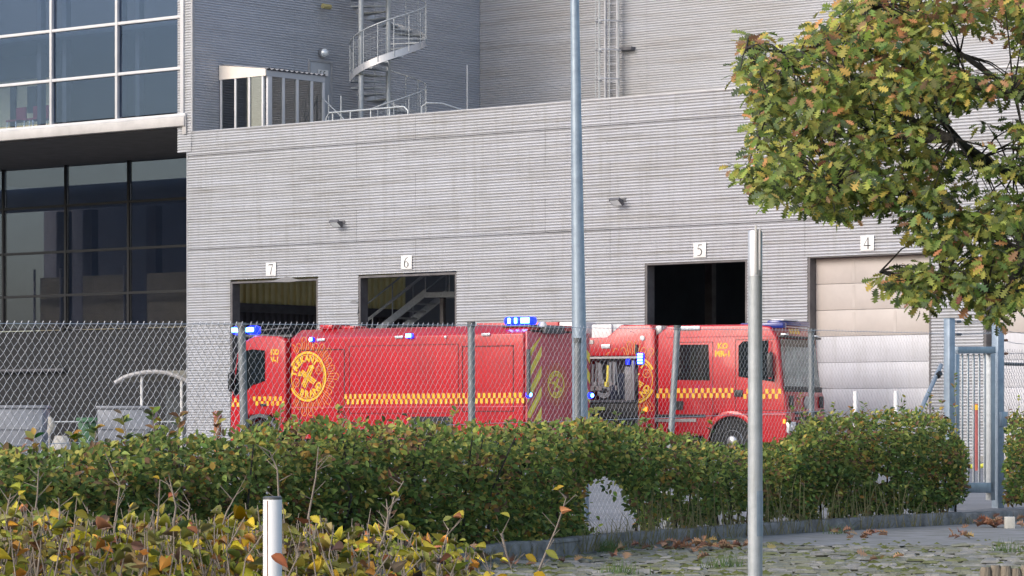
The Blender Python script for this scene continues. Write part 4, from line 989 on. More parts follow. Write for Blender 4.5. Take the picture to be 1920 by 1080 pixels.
# roof blue bars
q=MB(); q.box(trx(1385),trx(1466),-1.17,-.93,zc_-.10,zc_+.03); q.build('light_bar',M['blue_off'],T2,bevel=.03)
q=MB(); q.box(-.55,-.2,-.85,1.05,zc_-.02,zc_+.10); q.build('light_bar',M['blue_off'],T2,bevel=.04)
q=MB(); q.box(-.50,-.17,-.7,.2,zc_+.095,zc_+.125); q.build('light_bar_cover',M['white'],T2,bevel=.01)

# ---------------------------------------------------------------- fences
def fs(px): return 300.0*(4500-px)/4400.0
def fY(px): return F/fs(px)
def FP(px,z=0.0): Y=fY(px); return Vector((gx(px,Y),Y,z))
fA,fB=FP(0),FP(1780); fdir=(fB-fA).normalized(); fnrm=Vector((fdir.y,-fdir.x,0))   # towards camera
def topz(px):
    tp=[(-300,606),(0,607.5),(700,608),(900,610),(1150,616),(1538,619.5),(1740,624),(1780,626)]
    for (a,b),(c_,d_) in zip(tp,tp[1:]):
        if px<=c_: py=b+(d_-b)*(px-a)/(c_-a); break
    else: py=627
    return CAMZ+(HOR-py)/fs(px)
fence=thing('chain_link_fence','long galvanised chain link fence with round posts along the hedge','fence')
cellw=.03535
def chain(p0,p1,zt0,zt1,zb,parent,m,r=.0021):
    d=(p1-p0); ln=d.length; d.normalize(); nn=Vector((d.y,-d.x,0)); n_=int(ln/cellw); V=[];Fc=[]
    hh=cellw
    for i in range(n_):
        x0=i*cellw; ztop=zt0+(zt1-zt0)*(x0/ln); k=int((ztop-zb)/hh); pts=[]
        for j in range(k+1):
            z=ztop-j*hh; a=((i+j)%2==0); xx=x0+(cellw*1.04 if a else -cellw*.04)
            q_=p0+d*xx; pts.append(Vector((q_.x,q_.y,z))+nn*(.003 if j%2 else -.003)+Vector((random.uniform(-.0012,.0012),0,random.uniform(-.0012,.0012))))
        top=pts[0]+d*.012+Vector((0,0,.018)); pts.insert(0,top)
        o=len(V)
        for p in pts:
            V.append(p+nn*r); V.append(p+d*(r*.85)-nn*r*.5+Vector((0,0,r*.5))); V.append(p-d*(r*.85)-nn*r*.5-Vector((0,0,r*.5)))
        for j in range(len(pts)-1):
            b=o+3*j
            for t in range(3): Fc.append((b+t,b+(t+1)%3,b+3+(t+1)%3,b+3+t))
    q=MB(); q.add(V,Fc); o=q.build('wire_mesh',m,parent,smooth=True); o['kind']='stuff'; return o
pxs=[-330,30-330+270,465,893,1090,1272,1530,1778]
pxs=[-300,465,893,1090,1272,1530,1772]
for a,b in zip(pxs,pxs[1:]):
    chain(FP(a),FP(b),topz(a),topz(b),.06,fence,M['wire'] if b<1600 else M['wireold'],[.0021,.0014,.0011,.0010,.0010,.0010,.0009][pxs.index(a)])
for zoff,nm in ((0.0,'top_wire'),(-.75,'mid_wire')):
    q=MB(); q.tube([FP(p,topz(p)+zoff)+fnrm*.004 for p in pxs],.0024,5); q.build(nm,M['wire'],fence)
def fpost(ptop,pbot,Y_off,py_top,r=.028):
    B=FP(pbot,0)-fnrm*.045; T_=FP(ptop,0)-fnrm*.045; T_.z=CAMZ+(HOR-py_top)/fs(ptop)
    # extend lean to ground
    t=T_-Vector((B.x,B.y,CAMZ+(HOR-800)/fs(pbot))); base=T_-t*(T_.z/ t.z)
    q=MB(); q.tube([base,T_],r,14); p=q.build('fence_post',M['post'],fence,smooth=True)
    q=MB(); q.tube([T_-Vector((0,0,.012)),T_+Vector((0,0,.028))],r*1.16,14); q.build('post_cap',M['greybox'],p,smooth=True)
for a,b,py in ((463,468,612),(893,894,610),(1092,1092,640),(1279,1268,616),(1529,1530,622)): fpost(a,b,0,py)
q=MB()
for px in (210,300,600,1180,1400): q.tube([FP(px,topz(px)-.02)+fnrm*.006,FP(px+8,topz(px)-.03)+fnrm*.006],.002,4)
q.build('tie_wires',M['wire'],fence)
# gate
gate=thing('pedestrian_gate','narrow blue grey steel gate with vertical bars between two square posts','gate')
def FQ(px,py): p=FP(px); p.z=CAMZ+(HOR-py)/fs(px); return p
GZ=math.atan2(fdir.y,fdir.x)
def sqpost(pxc,py_top,wd,name,ang,m1):
    p=FP(pxc); zt_=CAMZ+(HOR-py_top)/fs(pxc); q=MB(); q.box(-wd/2,wd/2,-wd/2,wd/2,-.02,zt_); o=q.build(name,m1,gate,bevel=.008); o.location=(p.x,p.y,0); o.rotation_euler=(0,0,ang)
    q=MB(); q.box(-wd/2-.002,wd/2+.002,-wd/2-.002,wd/2+.002,zt_,zt_+.008); c_=q.build('post_cap',m1,o); 
    return o
sqpost(1780,598,.085,'gate_post',math.radians(38),M['galvblue']); sqpost(1871,606,.095,'gate_post',math.radians(38),M['galvblue'])
def gbar(pa,pb,ya,yb,t,name,m,dp=.03):
    a,b=FQ(pa,yb),FQ(pb,yb); a0,b0=FQ(pa,ya),FQ(pb,ya)
    q=MB(); o_=fnrm*dp; q.add([a-o_,b-o_,b0-o_,a0-o_,a+o_,b+o_,b0+o_,a0+o_],[(0,3,2,1),(4,5,6,7),(0,1,5,4),(1,2,6,5),(2,3,7,6),(3,0,4,7)]); return q.build(name,m,gate,bevel=.004)
gbar(1792,1862,650,663,0,'top_rail',M['galvblue']); gbar(1792,1858,905,924,0,'bottom_rail',M['galvblue'])
gbar(1853,1861,663.5,938,0,'hinge_stile',M['galv']); gbar(1790,1796,663.5,904,0,'lock_stile',M['galvblue'],.02)
for px in (1804,1815,1825.5,1836,1846): gbar(px-1.2,px+1.2,663.5,904.5,0,'gate_bar',M['galv'],.008)
gbar(1868,1880,772,800,0,'lock_box',M['galvblue'],.06)
q=MB(); q.tube([FQ(1768,684)-fnrm*.02,FQ(1716,800)-fnrm*.02],.022,8); q.build('brace',M['galvblue'],gate,smooth=True)
q=MB(); q.tube([FQ(1758,705)+fnrm*.0,FQ(1762,700)],.03,8); q.build('brace_clamp',M['black'],gate)
def barb(pa,pya,pb,pyb,sag):
    q=MB(); pts=[]
    for i in range(13):
        t=i/12; pts.append(FQ(pa+(pb-pa)*t,pya+(pyb-pya)*t+sag*4*t*(1-t)))
    q.tube(pts,.0035,5)
    for i in range(1,12): 
        p=pts[i]; q.tube([p+Vector((-.012,0,-.014)),p+Vector((.012,0,.014))],.002,4); q.tube([p+Vector((-.012,0,.014)),p+Vector((.012,0,-.014))],.002,4)
    return q.build('barbed_wire',M['rust' if False else 'wireold'],gate)
barb(1792,604,1862,602,1); barb(1792,627,1862,624,0.5)
for py in (603,627):
    q=MB(); q.tube([FQ(1791,py),FQ(1801,py)],.014,8); q.build('wire_tensioner',M['darkframe'],gate)
f2=thing('chain_link_fence','short chain link fence with barbed wire right of the steel gate','fence')
chain(FP(1882),FP(2150),CAMZ+(HOR-657)/fs(1882),CAMZ+(HOR-668)/fs(2150),.06,f2,M['wireold'])
q=MB(); q.tube([FQ(1880,682)-fnrm*.03,FQ(2150,690)-fnrm*.03],.018,8); q.build('rail',M['greybox'],f2)
for py in (610,630,655):
    q=MB(); pts=[FQ(1880+(2150-1880)*i/30,py+8+ (14*math.sin(PI*min(1,i/9)) if py<650 else 0)*.5) for i in range(31)]; q.tube(pts,.0032,5); q.build('barbed_wire',M['wireold'],f2)
    q=MB(); q.tube([FQ(1880,py+8),FQ(1888,py+8)],.014,8); q.build('wire_tensioner',M['rust'],f2)
# lamp post, sign pole, bollards
Yl=30.0; b0=at(1088,800,Yl); t0=at(1077.5,0,Yl); dv=(b0-t0); base=b0+dv*((.85)/ -dv.z *-1 if False else (b0.z/abs(dv.z))); tp=t0-dv*.75
lp=thing('lamp_post','tall tapering blue grey lamp post behind the fence','lamp post')
lp.location=(base.x,base.y,0)
def lpw(p): return Vector((p.x-base.x,p.y-base.y,p.z))
q=MB(); q.tube([lpw(base+Vector((0,0,-.05))),lpw(b0),lpw(t0),lpw(tp)],.072,20); 
# taper
for i,(x,y_,z_) in enumerate(q.v):
    c_=lpw(base).lerp(lpw(tp),z_/tp.z); k=1.0-.47*max(0,(z_-.85))/4.0
    q.v[i]=(c_.x+(x-c_.x)*max(.42,k),c_.y+(y_-c_.y)*max(.42,k),z_)
q.build('pole',M['galvblue'],lp,smooth=True)
q=MB(); q.box(-.12,.12,-.45,.1,tp.z,tp.z+.12); o=q.build('lantern',M['greybox'],lp,bevel=.03); o.location=(lpw(tp).x,lpw(tp).y,0)
Ys=17.5; b=at(1416,800,Ys)
spole=thing('sign_pole','bare galvanised pole with a silver sleeve at its top on the cobbles','pole',(b.x,Ys,-.10))
zt=at(0,518,Ys).z+.10; zt2=at(0,428,Ys).z+.10
q=MB(); q.lathe([(.039,0),(.039,zt*.5),(.037,zt)],24); q.build('pole',M['galv'],spole,smooth=True)
q=MB(); q.lathe([(.0385,zt-.0),(.0385,zt2-.02),(.034,zt2-.012)],24); q.build('sleeve',M['alu'],spole,smooth=True)
q=MB(); q.box(-.006,.006,-.043,-.036,zt+.01,zt2+.015); q.box(.018,.026,-.040,-.032,zt+.03,zt2); q.build('sleeve_ridge',M['whiteframe'],spole,bevel=.002)
zh0,zh1=at(0,1005,Ys).z+.10,at(0,920,Ys).z+.10
q=MB(); v=[];f=[]
for i in range(9):
    a_=math.radians(-82+i*9); v+=[(.0415*math.cos(a_),.0415*math.sin(a_),zh0),(.0415*math.cos(a_),.0415*math.sin(a_),zh1)]
for i in range(8): f.append((2*i,2*i+2,2*i+3,2*i+1))
f+= [(0,1)+()] if False else []
q.add(v,f)
# edge thickness
for idx in (0,16):
    x,y_,_=v[idx]; q.add([(x,y_,zh0),(x*.92,y_*.92,zh0),(x*.92,y_*.92,zh1),(x,y_,zh1)],[(0,1,2,3)])
q.build('inspection_hatch',M['galvblue'],spole,smooth=True)
Yb=11.3; p=at(511,930,Yb)
bo=thing('marker_post','white tube marker post with dark cap among the foreground twigs','marker post',(p.x,Yb,-.10))
q=MB(); q.lathe([(.0325,0),(.0325,p.z+.09)],24); q.build('tube',M['polewhite'],bo,smooth=True)
q=MB(); q.lathe([(.033,p.z+.088),(.033,p.z+.096),(.025,p.z+.099)],24); q.build('cap',M['greybox'],bo,smooth=True)
q=MB(); q.box(-.017,-.014,-.0305,-.0275,.02,p.z+.085); q.build('seam',M['rust'],bo)
# yard bits
def ypost(name,label,cat,px,py0,py1,Y,r,m,cap=None,group=None):
    p=at(px,py0,Y); t=thing(name,label,cat,(p.x,Y,0),0,group)
    q=MB(); q.lathe([(r,0),(r,p.z-.04),(r*.7,p.z)],14); q.build('post',m,t,smooth=True)
    if cap: q=MB(); q.lathe([(r*1.12,p.z-.12),(r*1.12,p.z-.02)],14); q.build('collar',cap,t,smooth=True)
    return t
ypost('guard_post','rusty orange guard post beside the left corner of the warehouse','bollard',408,770,0,60,.07,M['rust'],M['redpost'])
ypost('guard_post','faded red guard post with yellow collar seen through the steel gate','bollard',1830,757,0,64,.07,M['redpost'],M['yellow'])
ypost('guard_post','left white guard post before the pale roller gate','bollard',1604,733,0,76,.055,M['white'],None,'white guard posts')
ypost('guard_post','right white guard post before the pale roller gate','bollard',1680,733,0,74.5,.055,M['white'],None,'white guard posts')
def container(px0,px1,pyt,Y,label):
    a=at(px0,pyt,Y); b=at(px1,pyt,Y); t=thing('waste_container',label,'container',((a.x+b.x)/2,Y,0),0,'grey steel waste containers'); w_=(b.x-a.x)/2
    q=MB(); q.prism([(-w_*.94,.16),(w_*.94,.16),(w_,a.z-.06),(-w_,a.z-.06)],0,.9,XZ); q.build('tub',M['bin_grey'],t,bevel=.02)
    q=MB(); q.box(-w_-.02,w_+.02,-.03,.94,a.z-.058,a.z); q.build('lid',M['bin_grey'],t,bevel=.015)
    q=MB()
    for z in (.5,.8): q.box(-w_*.9,w_*.9,-.025,-.001,z,z+.05)
    q.build('rib',M['bin_grey'],t)
    for sx_ in (-.8,.8):
        q=MB(); q.lathe([(.08,-.03),(.08,.03)],12,Matrix.Translation((sx_*w_,.12,.08))@Matrix.Rotation(PI/2,4,'Y')); q.build('caster',M['rubber'],t)
container(-75,81,760,60,'wide grey steel waste container at the left picture edge'); container(182,286,761,62,'grey steel waste container right of the green wheelie bin')
a=at(145,780,63); b=at(181,780,63)
t=thing('wheelie_bin','green wheelie bin between the two grey containers','bin',((a.x+b.x)/2,63,0))
w_=(b.x-a.x)/2; q=MB(); q.prism([(-w_*.78,.08),(w_*.78,.08),(w_*.95,a.z-.1),(-w_*.95,a.z-.1)],0,.5,XZ); q.build('body',M['bin_green'],t,bevel=.02)
q=MB(); q.box(-w_-.02,w_+.02,-.04,.56,a.z-.098,a.z-.03); q.box(-w_*.7,w_*.7,-.06,.1,a.z-.12,a.z-.06); q.build('lid',M['bin_green'],t,bevel=.015)
for s_ in (-1,1):
    q=MB(); q.lathe([(.1,-.03),(.1,.03)],12,Matrix.Translation((s_*w_*.8,.5,.1))@Matrix.Rotation(PI/2,4,'Y')); q.build('wheel',M['rubber'],t)
p=at(115,800,55); t=thing('garden_sack','crumpled white sack standing by the hedge','sack',(p.x,55,0))
q=MB(); prof=[(.14,0),(.17,.15),(.18,.35),(.15,.55),(.11,.64),(.09,.70)]; q.lathe(prof,14); q.v=[(x*(1+.25*math.sin(5*z_+3*math.atan2(y_,x))),y_*(1+.2*math.cos(4*z_)),z_) for x,y_,z_ in q.v]; q.build('sack_body',M['sack'],t,smooth=True)
p=at(92,790,56); t=thing('white_bag','small white plastic bag tied above the sack','bag',(p.x,56,0))
q=MB(); q.lathe([(.015,0),(.015,.72),(.05,.76),(.075,.86),(.06,.98),(.02,1.02)],10); q.v=[(x*(1+.3*math.sin(z_*11+2*math.atan2(y_,x)))+.05*math.sin(z_*9),y_,z_) for x,y_,z_ in q.v]; q.build('bag_body',M['sack'],t,smooth=True)
# curved bike shelter
Yt=99.0; t=thing('bike_shelter','bike shelter with curved beige roof and white edge tube','shelter',at(285,800,Yt)*1)
t.location=(gx(285,Yt),Yt,0)
s_=F/Yt; arcp=[]
for px,py in ((215,718),(232,708),(250,702),(272,698),(292,697),(312,699),(330,705),(348,713),(372,728)):
    arcp.append(((px-285)/s_,CAMZ+(HOR-py)/s_))
q=MB(); q.tube([(x,0,z_) for x,z_ in arcp],.065,8); q.build('edge_tube',M['sill'],t,smooth=True)
q=MB(); v=[(x,.05,z_+.03) for x,z_ in arcp]+[(x+1.5,1.8,z_+.08) for x,z_ in arcp]; k=len(arcp); q.add(v,[(i,i+1,k+i+1,k+i) for i in range(k-1)]); q.build('roof_sheet',mat('beige_shelter_roof',(.42,.40,.34),.6,var=.2),t,smooth=True)
for px in (265,340):
    q=MB(); q.tube([((px-285)/s_,.1,0),((px-285)/s_,.1,CAMZ+(HOR-705)/s_)],.045,8); q.build('post',M['white'],t,smooth=True)
q=MB(); q.box((300-285)/s_,(372-285)/s_,1.6,1.65,.3,2.0); q.build('side_screen',mat('smoked_panel',(.10,.11,.12),.3),t)
# hose and marker by the gate, seen beyond it
p=at(1800,826,70); t=tag(thing('fire_hose','yellow fire hose lying along the wall beyond the gate','hose'),'yellow fire hose lying along the wall beyond the gate','hose')
q=MB(); q.tube([at(1780+i*8,852+1.5*math.sin(i*1.3),66)+Vector((0,0,.0)) for i in range(9)],.045,8)
q.v=[(x,y_,z_-min(v_[2] for v_ in q.v)+.0) for x,y_,z_ in q.v]; q.build('hose_run',mat('yellow_hose',(.62,.60,.08),.6),t,smooth=True)
# block and stakes at the right
Yk=at(0,0,29.6).y; p=at(1893,975,29.4); t=thing('boundary_stone','small pale upright boundary stone by the kerb','stone',(p.x,29.4,-.06))
q=MB(); q.box(-.045,.045,-.04,.04,0,.11); q.build('block',mat('pale_stone',(.55,.53,.48),.8,var=.2,scale=20),t,bevel=.008)
pal=thing('stake_edging','low row of weathered wooden stakes at the lower right corner','edging')
for i in range(9):
    px=1848+i*19; Y=17.0+.0*i; p=at(px,1063+random.uniform(-3,3),Y)
    q=MB(); q.lathe([(.030,0),(.031,p.z+.08),(.024,p.z+.10)],9); o=q.build('stake',M['wood'],pal,smooth=True); o.location=(p.x,Y+random.uniform(-.01,.01),-.10)

# ---------------------------------------------------------------- foliage
def beech(fold=.16):
    o=[(0,0),(.18,.20),(.42,.30),(.68,.24),(.88,.10),(1,0)]
    v=[(t,0,-.02 if 0<t<1 else 0) for t,w_ in o]; L_=[];R__=[]
    f=[]; n_=len(o)
    for i,(t,w_) in enumerate(o[1:-1],1): v.append((t,w_,fold*w_*1.6-.10*t*t))
    for i,(t,w_) in enumerate(o[1:-1],1): v.append((t,-w_,fold*w_*1.6-.10*t*t))
    v=[(a,b,c_-.10*a*a if j<n_ else c_) for j,(a,b,c_) in enumerate(v)]
    l0=n_; r0=n_+n_-2
    f.append((0,1,l0)); f.append((1,0,r0))
    for i in range(1,n_-2): f.append((i,i+1,l0+i,l0+i-1)); f.append((i+1,i,r0+i-1,r0+i))
    f.append((n_-2,n_-1,l0+n_-3)); f.append((n_-1,n_-2,r0+n_-3))
    return np.array(v),f
def oakleaf(fold=.12):
    o=[(0,0),(.14,.03),(.22,.19),(.31,.06),(.42,.32),(.52,.08),(.63,.38),(.73,.10),(.83,.26),(.91,.10),(1,0)]
    n_=len(o); v=[(t,0,-.12*t*t) for t,_ in o]; 
    for s_ in (1,-1):
        for i,(t,w_) in enumerate(o[1:-1]): v.append((t+(.05 if i%2 else -.0),s_*w_,fold*w_*1.8-.12*t*t-(.10*w_ if i%2 else 0)))
    l0=n_; r0=2*n_-2; f=[(0,1,l0),(1,0,r0)]
    for i in range(1,n_-2): f.append((i,i+1,l0+i,l0+i-1)); f.append((i+1,i,r0+i-1,r0+i))
    f.append((n_-2,n_-1,l0+n_-3)); f.append((n_-1,n_-2,r0+n_-3))
    return np.array(v),f
def rotmats(fwd,up):
    """columns: x along leaf, z up normal"""
    x=fwd/np.linalg.norm(fwd,axis=1,keepdims=True); z=up-(up*x).sum(1,keepdims=True)*x
    z/=np.linalg.norm(z,axis=1,keepdims=True)+1e-9; y_=np.cross(z,x); return np.stack([x,y_,z],axis=2)
def leaf_cloud(parent,tv,tf,pos,R,size,col,material,name,nparts,front):
    """nparts nearest-to-view leaves become objects (shared meshes), the rest one stuff part"""
    N=len(pos); R=R*np.stack([np.ones(N),rng.uniform(.72,1.18,N),rng.uniform(.3,2.4,N)],1)[:,None,:]; order=np.argsort(front); sel=order[:nparts]; rest=order[nparts:]
    # shared meshes for the picked leaves
    vec,inv=np.unique(np.round(col[sel]*22)/22,axis=0,return_inverse=True); inv=inv.ravel(); cache={}
    for j,i in enumerate(sel):
        key=int(inv[j])
        if key not in cache:
            me=bpy.data.meshes.new('leaf'); me.from_pydata(tv.tolist(),[],tf); me.materials.append(material)
            at_=me.attributes.new('tint','FLOAT_COLOR','POINT'); at_.data.foreach_set('color',np.tile(np.append(vec[key],1.0),len(tv)).astype(np.float32))
            me.polygons.foreach_set('use_smooth',[True]*len(me.polygons)); cache[key]=me
        o=bpy.data.objects.new('leaf',cache[key]); C.objects.link(o); o.parent=parent
        o.matrix_local=Matrix.Translation(Vector(pos[i]))@(Matrix(R[i].tolist()).to_4x4())@Matrix.Scale(float(size[i]),4)
    n_=len(tv); P=np.einsum('nij,kj->nki',R[rest],tv)*size[rest][:,None,None]+pos[rest][:,None,:]
    me=bpy.data.meshes.new(name); V=P.reshape(-1,3)
    loops=np.concatenate([np.array(f) for f in tf]); lens=np.array([len(f) for f in tf]); M_=len(rest)
    allL=(np.arange(M_)[:,None]*n_+loops[None,:]).ravel(); ln=np.tile(lens,M_); st_=np.concatenate([[0],np.cumsum(ln)[:-1]])
    me.vertices.add(len(V)); me.vertices.foreach_set('co',V.ravel().astype(np.float32))
    me.loops.add(len(allL)); me.loops.foreach_set('vertex_index',allL.astype(np.int32))
    me.polygons.add(len(ln)); me.polygons.foreach_set('loop_start',st_.astype(np.int32)); me.polygons.foreach_set('loop_total',ln.astype(np.int32))
    me.polygons.foreach_set('use_smooth',np.ones(len(ln),dtype=bool))
    at_=me.attributes.new('tint','FLOAT_COLOR','POINT'); cc=np.concatenate([np.repeat(col[rest],n_,axis=0),np.ones((M_*n_,1))],axis=1); at_.data.foreach_set('color',cc.ravel().astype(np.float32))
    me.materials.append(material); me.update(); me.validate()
    o=bpy.data.objects.new(name,me); C.objects.link(o); o.parent=parent; o['kind']='stuff'; return o
def pal_pick(N,pal,wts,jit=.27):
    pal=np.array(pal); idx=rng.choice(len(pal),N,p=np.array(wts)/sum(wts)); c=pal[idx]; return np.clip(c*(1+rng.normal(0,jit,(N,1)))*(1+rng.normal(0,.07,(N,3))),.004,.9)
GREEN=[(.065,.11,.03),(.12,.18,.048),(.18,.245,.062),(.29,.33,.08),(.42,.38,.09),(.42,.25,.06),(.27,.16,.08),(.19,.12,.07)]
def snoise(x,y_,s=0):
    return (np.sin(x*3.1+s)+np.sin(y_*4.3+1.7*s+x)+np.sin(x*7.7-y_*5.1+s*.6)+np.sin(y_*9.3+x*2.2+s*2))/4
def interp(pts,x): 
    a=np.array(pts); return np.interp(x,a[:,0],a[:,1])
def hedge(label,px0,px1,tops,bots,N,seed,gaps=(),brown=0,nparts=300,edge=0.0):
    h=thing('beech_hedge',label,'hedge',(0,0,0),0,'beech hedges along the fence'); r=np.random.default_rng(seed)
    px=r.uniform(px0,px1,N); u=r.random(N)**1.3            # depth: 0 at front face
    kY=np.array([kerbY(p) for p in px]); fYv=np.array([fY(p) for p in px])
    yf=kY+.22; yb=np.minimum(fYv-.05,yf+1.5); Yv=yf+(yb-yf)*u
    top=interp(tops,px); bot=interp(bots,px); top=top+r.normal(0,5,N)+4*snoise(px*.02,u*0,seed)
    # rounded shoulder: front leaves sit lower at the top
    sh=np.clip(1-u*3,0,1); 
    v=r.random(N)**.85; py=top+sh*14+(bot-top-sh*14)*v
    # image rows refer to the mid plane of the hedge
    Ym=(yf+yb)/2; z=CAMZ+(HOR-py)/F*np.where(py<HOR+30,Ym,Yv)
    z=np.where(py>=HOR+30,CAMZ-(py-HOR)/F*(yf+.15),z)
    z=np.maximum(z,.04); X=(px-960)/F*Yv
    bump=.17*snoise(px*.02,z*4,seed); Yv=Yv+bump
    keep=np.ones(N,bool)
    for (gx_,gy_,rx,ry) in gaps:
        d=((px-gx_)/rx)**2+((py-gy_)/ry)**2; keep&=~((d<1)&(r.random(N)<np.clip(1.5-d*.7,0,.97)))
    keep&=~((snoise(px*.035,z*7,seed+7)<-.38)&(u<.55)&(r.random(N)<.9))
    if edge>0:
        t=np.minimum((px-px0),(px1-px))/edge; keep&=r.random(N)<np.clip(t+.25+.2*snoise(z*6,z*0,seed),0,1)
    px,py,u,X,Yv,z=px[keep],py[keep],u[keep],X[keep],Yv[keep],z[keep]; n_=len(px)
    pos=np.stack([X,Yv,z],1)
    fwd=np.stack([r.normal(0,.8,n_),r.normal(-.45,.5,n_),r.normal(-.15,.5,n_)],1); up_=np.stack([r.normal(-.1,.45,n_),r.normal(-.55,.4,n_),np.abs(r.normal(.75,.35,n_))],1)
    tops_=(py-interp(tops,px))<30
    fwd[tops_,2]=np.abs(fwd[tops_,2])+.3
    R=rotmats(fwd,up_); size=r.uniform(.034,.056,n_)
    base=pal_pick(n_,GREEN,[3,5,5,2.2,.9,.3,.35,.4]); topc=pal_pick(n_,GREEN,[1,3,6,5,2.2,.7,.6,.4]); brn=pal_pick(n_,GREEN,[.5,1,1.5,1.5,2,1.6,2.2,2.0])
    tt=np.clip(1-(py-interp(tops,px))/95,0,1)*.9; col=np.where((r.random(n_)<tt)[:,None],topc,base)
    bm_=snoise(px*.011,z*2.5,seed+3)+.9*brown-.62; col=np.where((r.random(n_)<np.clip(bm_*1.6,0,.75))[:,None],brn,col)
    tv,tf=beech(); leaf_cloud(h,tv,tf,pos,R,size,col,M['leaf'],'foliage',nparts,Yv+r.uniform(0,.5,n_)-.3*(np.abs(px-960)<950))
    # stems
    q=MB()
    for i in range(int((px1-px0)/26)):
        p=r.uniform(px0+10,px1-10); Y=kerbY(p)+r.uniform(.4,1.0); zt_=max(.35,CAMZ+(HOR-float(interp(tops,p))-25)/F*Y)
        if 1092<p<1190: continue
        a=Vector((gx(p,Y),Y,.02)); q.tube([a,a+Vector((r.normal(0,.04),r.normal(0,.04),zt_*.5)),a+Vector((r.normal(0,.09),r.normal(0,.08),zt_))],.012,5,r1=.004)
    o=q.build('stems',M['bark'],h); o['kind']='stuff'
    # escaping shoots
    return h
hedge('long trimmed beech hedge with browning leaves left of the lamp post',-120,1128,[(-120,855),(0,848),(120,846),(220,838),(300,815),(360,822),(430,815),(500,798),(620,792),(760,796),(900,800),(1000,795),(1128,792)],[(-120,1130),(0,1120),(500,1085),(780,1050),(900,1035),(1085,1012),(1128,1010)],56000,11,gaps=((1135,955,45,75),(1128,930,22,40)),brown=.56)
hedge('gappy middle beech hedge between the lamp post and the bare pole',1090,1530,[(1090,792),(1130,798),(1200,800),(1260,812),(1310,824),(1350,838),(1400,842),(1440,836),(1480,822),(1530,812)],[(1090,885),(1120,905),(1160,960),(1185,992),(1300,985),(1430,980),(1530,975)],18000,12,gaps=((1128,958,54,64),(1165,985,32,32),(1255,925,13,10),(1245,985,13,12),(1365,975,30,15),(1400,965,16,12),(1290,935,15,10),(1465,978,22,14)),brown=.42)
hedge('taller rounded beech hedge beside the steel gate',1476,1812,[(1470,832),(1492,806),(1515,786),(1560,780),(1640,776),(1700,772),(1750,772),(1775,790),(1812,845)],[(1470,975),(1500,972),(1640,968),(1760,962),(1812,930)],20000,13,gaps=((1540,968,18,26),(1655,900,17,10),(1640,972,16,12),(1700,960,12,9)),brown=.50,edge=26)
hedge('brownish beech hedge at the right edge beyond the gate',1884,2060,[(1884,800),(1900,775),(1960,770),(2060,770)],[(1884,945),(2060,935)],8500,14,brown=.75,nparts=120)
# loose shoots rising above the hedges
def shoots(parent_label,items,seed,Yoff,sz=.05,pal=None):
    r=np.random.default_rng(seed); s=thing('leafy_shoots',parent_label,'shoots'); q=MB(); P=[];Fw=[];Up=[]
    for (px,pyb,pyt,lean) in items:
        Y=kerbY(px)+Yoff; a=at(px,pyb,Y); b=at(px+lean,pyt,Y); m=a.lerp(b,.5)+Vector((r.normal(0,.02),0,0)); q.tube([a,m,b],.0045,5,r1=.002)
        for k_ in range(int(3+abs(pyb-pyt)/9)):
            t=.25+.75*r.random(); p=a.lerp(b,t); P.append(p[:]); an=r.uniform(0,2*PI); Fw.append((math.cos(an),math.sin(an)*.6-.3,.55)); Up.append((-.1,-.5,.8))
    q.build('stems',M['twig'],s)['kind']='stuff'
    n_=len(P); tv,tf=beech(); col=pal_pick(n_,GREEN,pal or [1,3,5,4,2,1,1,.5]); leaf_cloud(s,tv,tf,np.array(P),rotmats(np.array(Fw),np.array(Up)),r.uniform(sz*.8,sz*1.2,n_),col,M['leaf'],'foliage',min(n_-1,120),r.random(n_))
shoots('thin leafy shoots standing above the left end of the hedge',[(238,850,775,-10),(290,835,765,-4),(295,835,790,5),(330,830,772,8),(175,850,800,4),(60,855,815,5),(405,825,780,2),(145,850,812,-8),(310,835,800,10),(205,850,822,2),(265,845,806,6)],21,.9,.062,[1,2,4,5,3,2.5,1.5,.5])
shoots('thin leafy shoots standing above the hedge by the gate',[(1510,800,740,-12),(1560,795,752,6),(1590,790,760,10),(1625,790,755,-6),(1690,785,745,8),(1735,785,738,10),(1665,790,765,4),(1530,800,765,10),(1480,815,755,4),(1760,790,750,6),(1785,920,700,4)],22,.7,.045)
shoots('leafy shoots crossing the fence in the middle of the hedge',[(520,815,760,6),(640,800,765,-8),(770,805,778,-6),(845,805,770,10),(1110,800,765,6),(1160,805,772,-4),(1195,805,768,8),(1330,820,790,6),(1400,822,770,10),(1425,825,795,-8),(1215,808,785,-6),(560,810,780,-4),(950,808,785,4)],23,.9,.045)
shoots('dry leafy sprigs reaching over the gate sill and right hedge',[(1800,930,870,20),(1795,900,840,14),(1805,945,910,14),(1905,790,740,6),(1895,800,762,-4)],24,.9,.04)

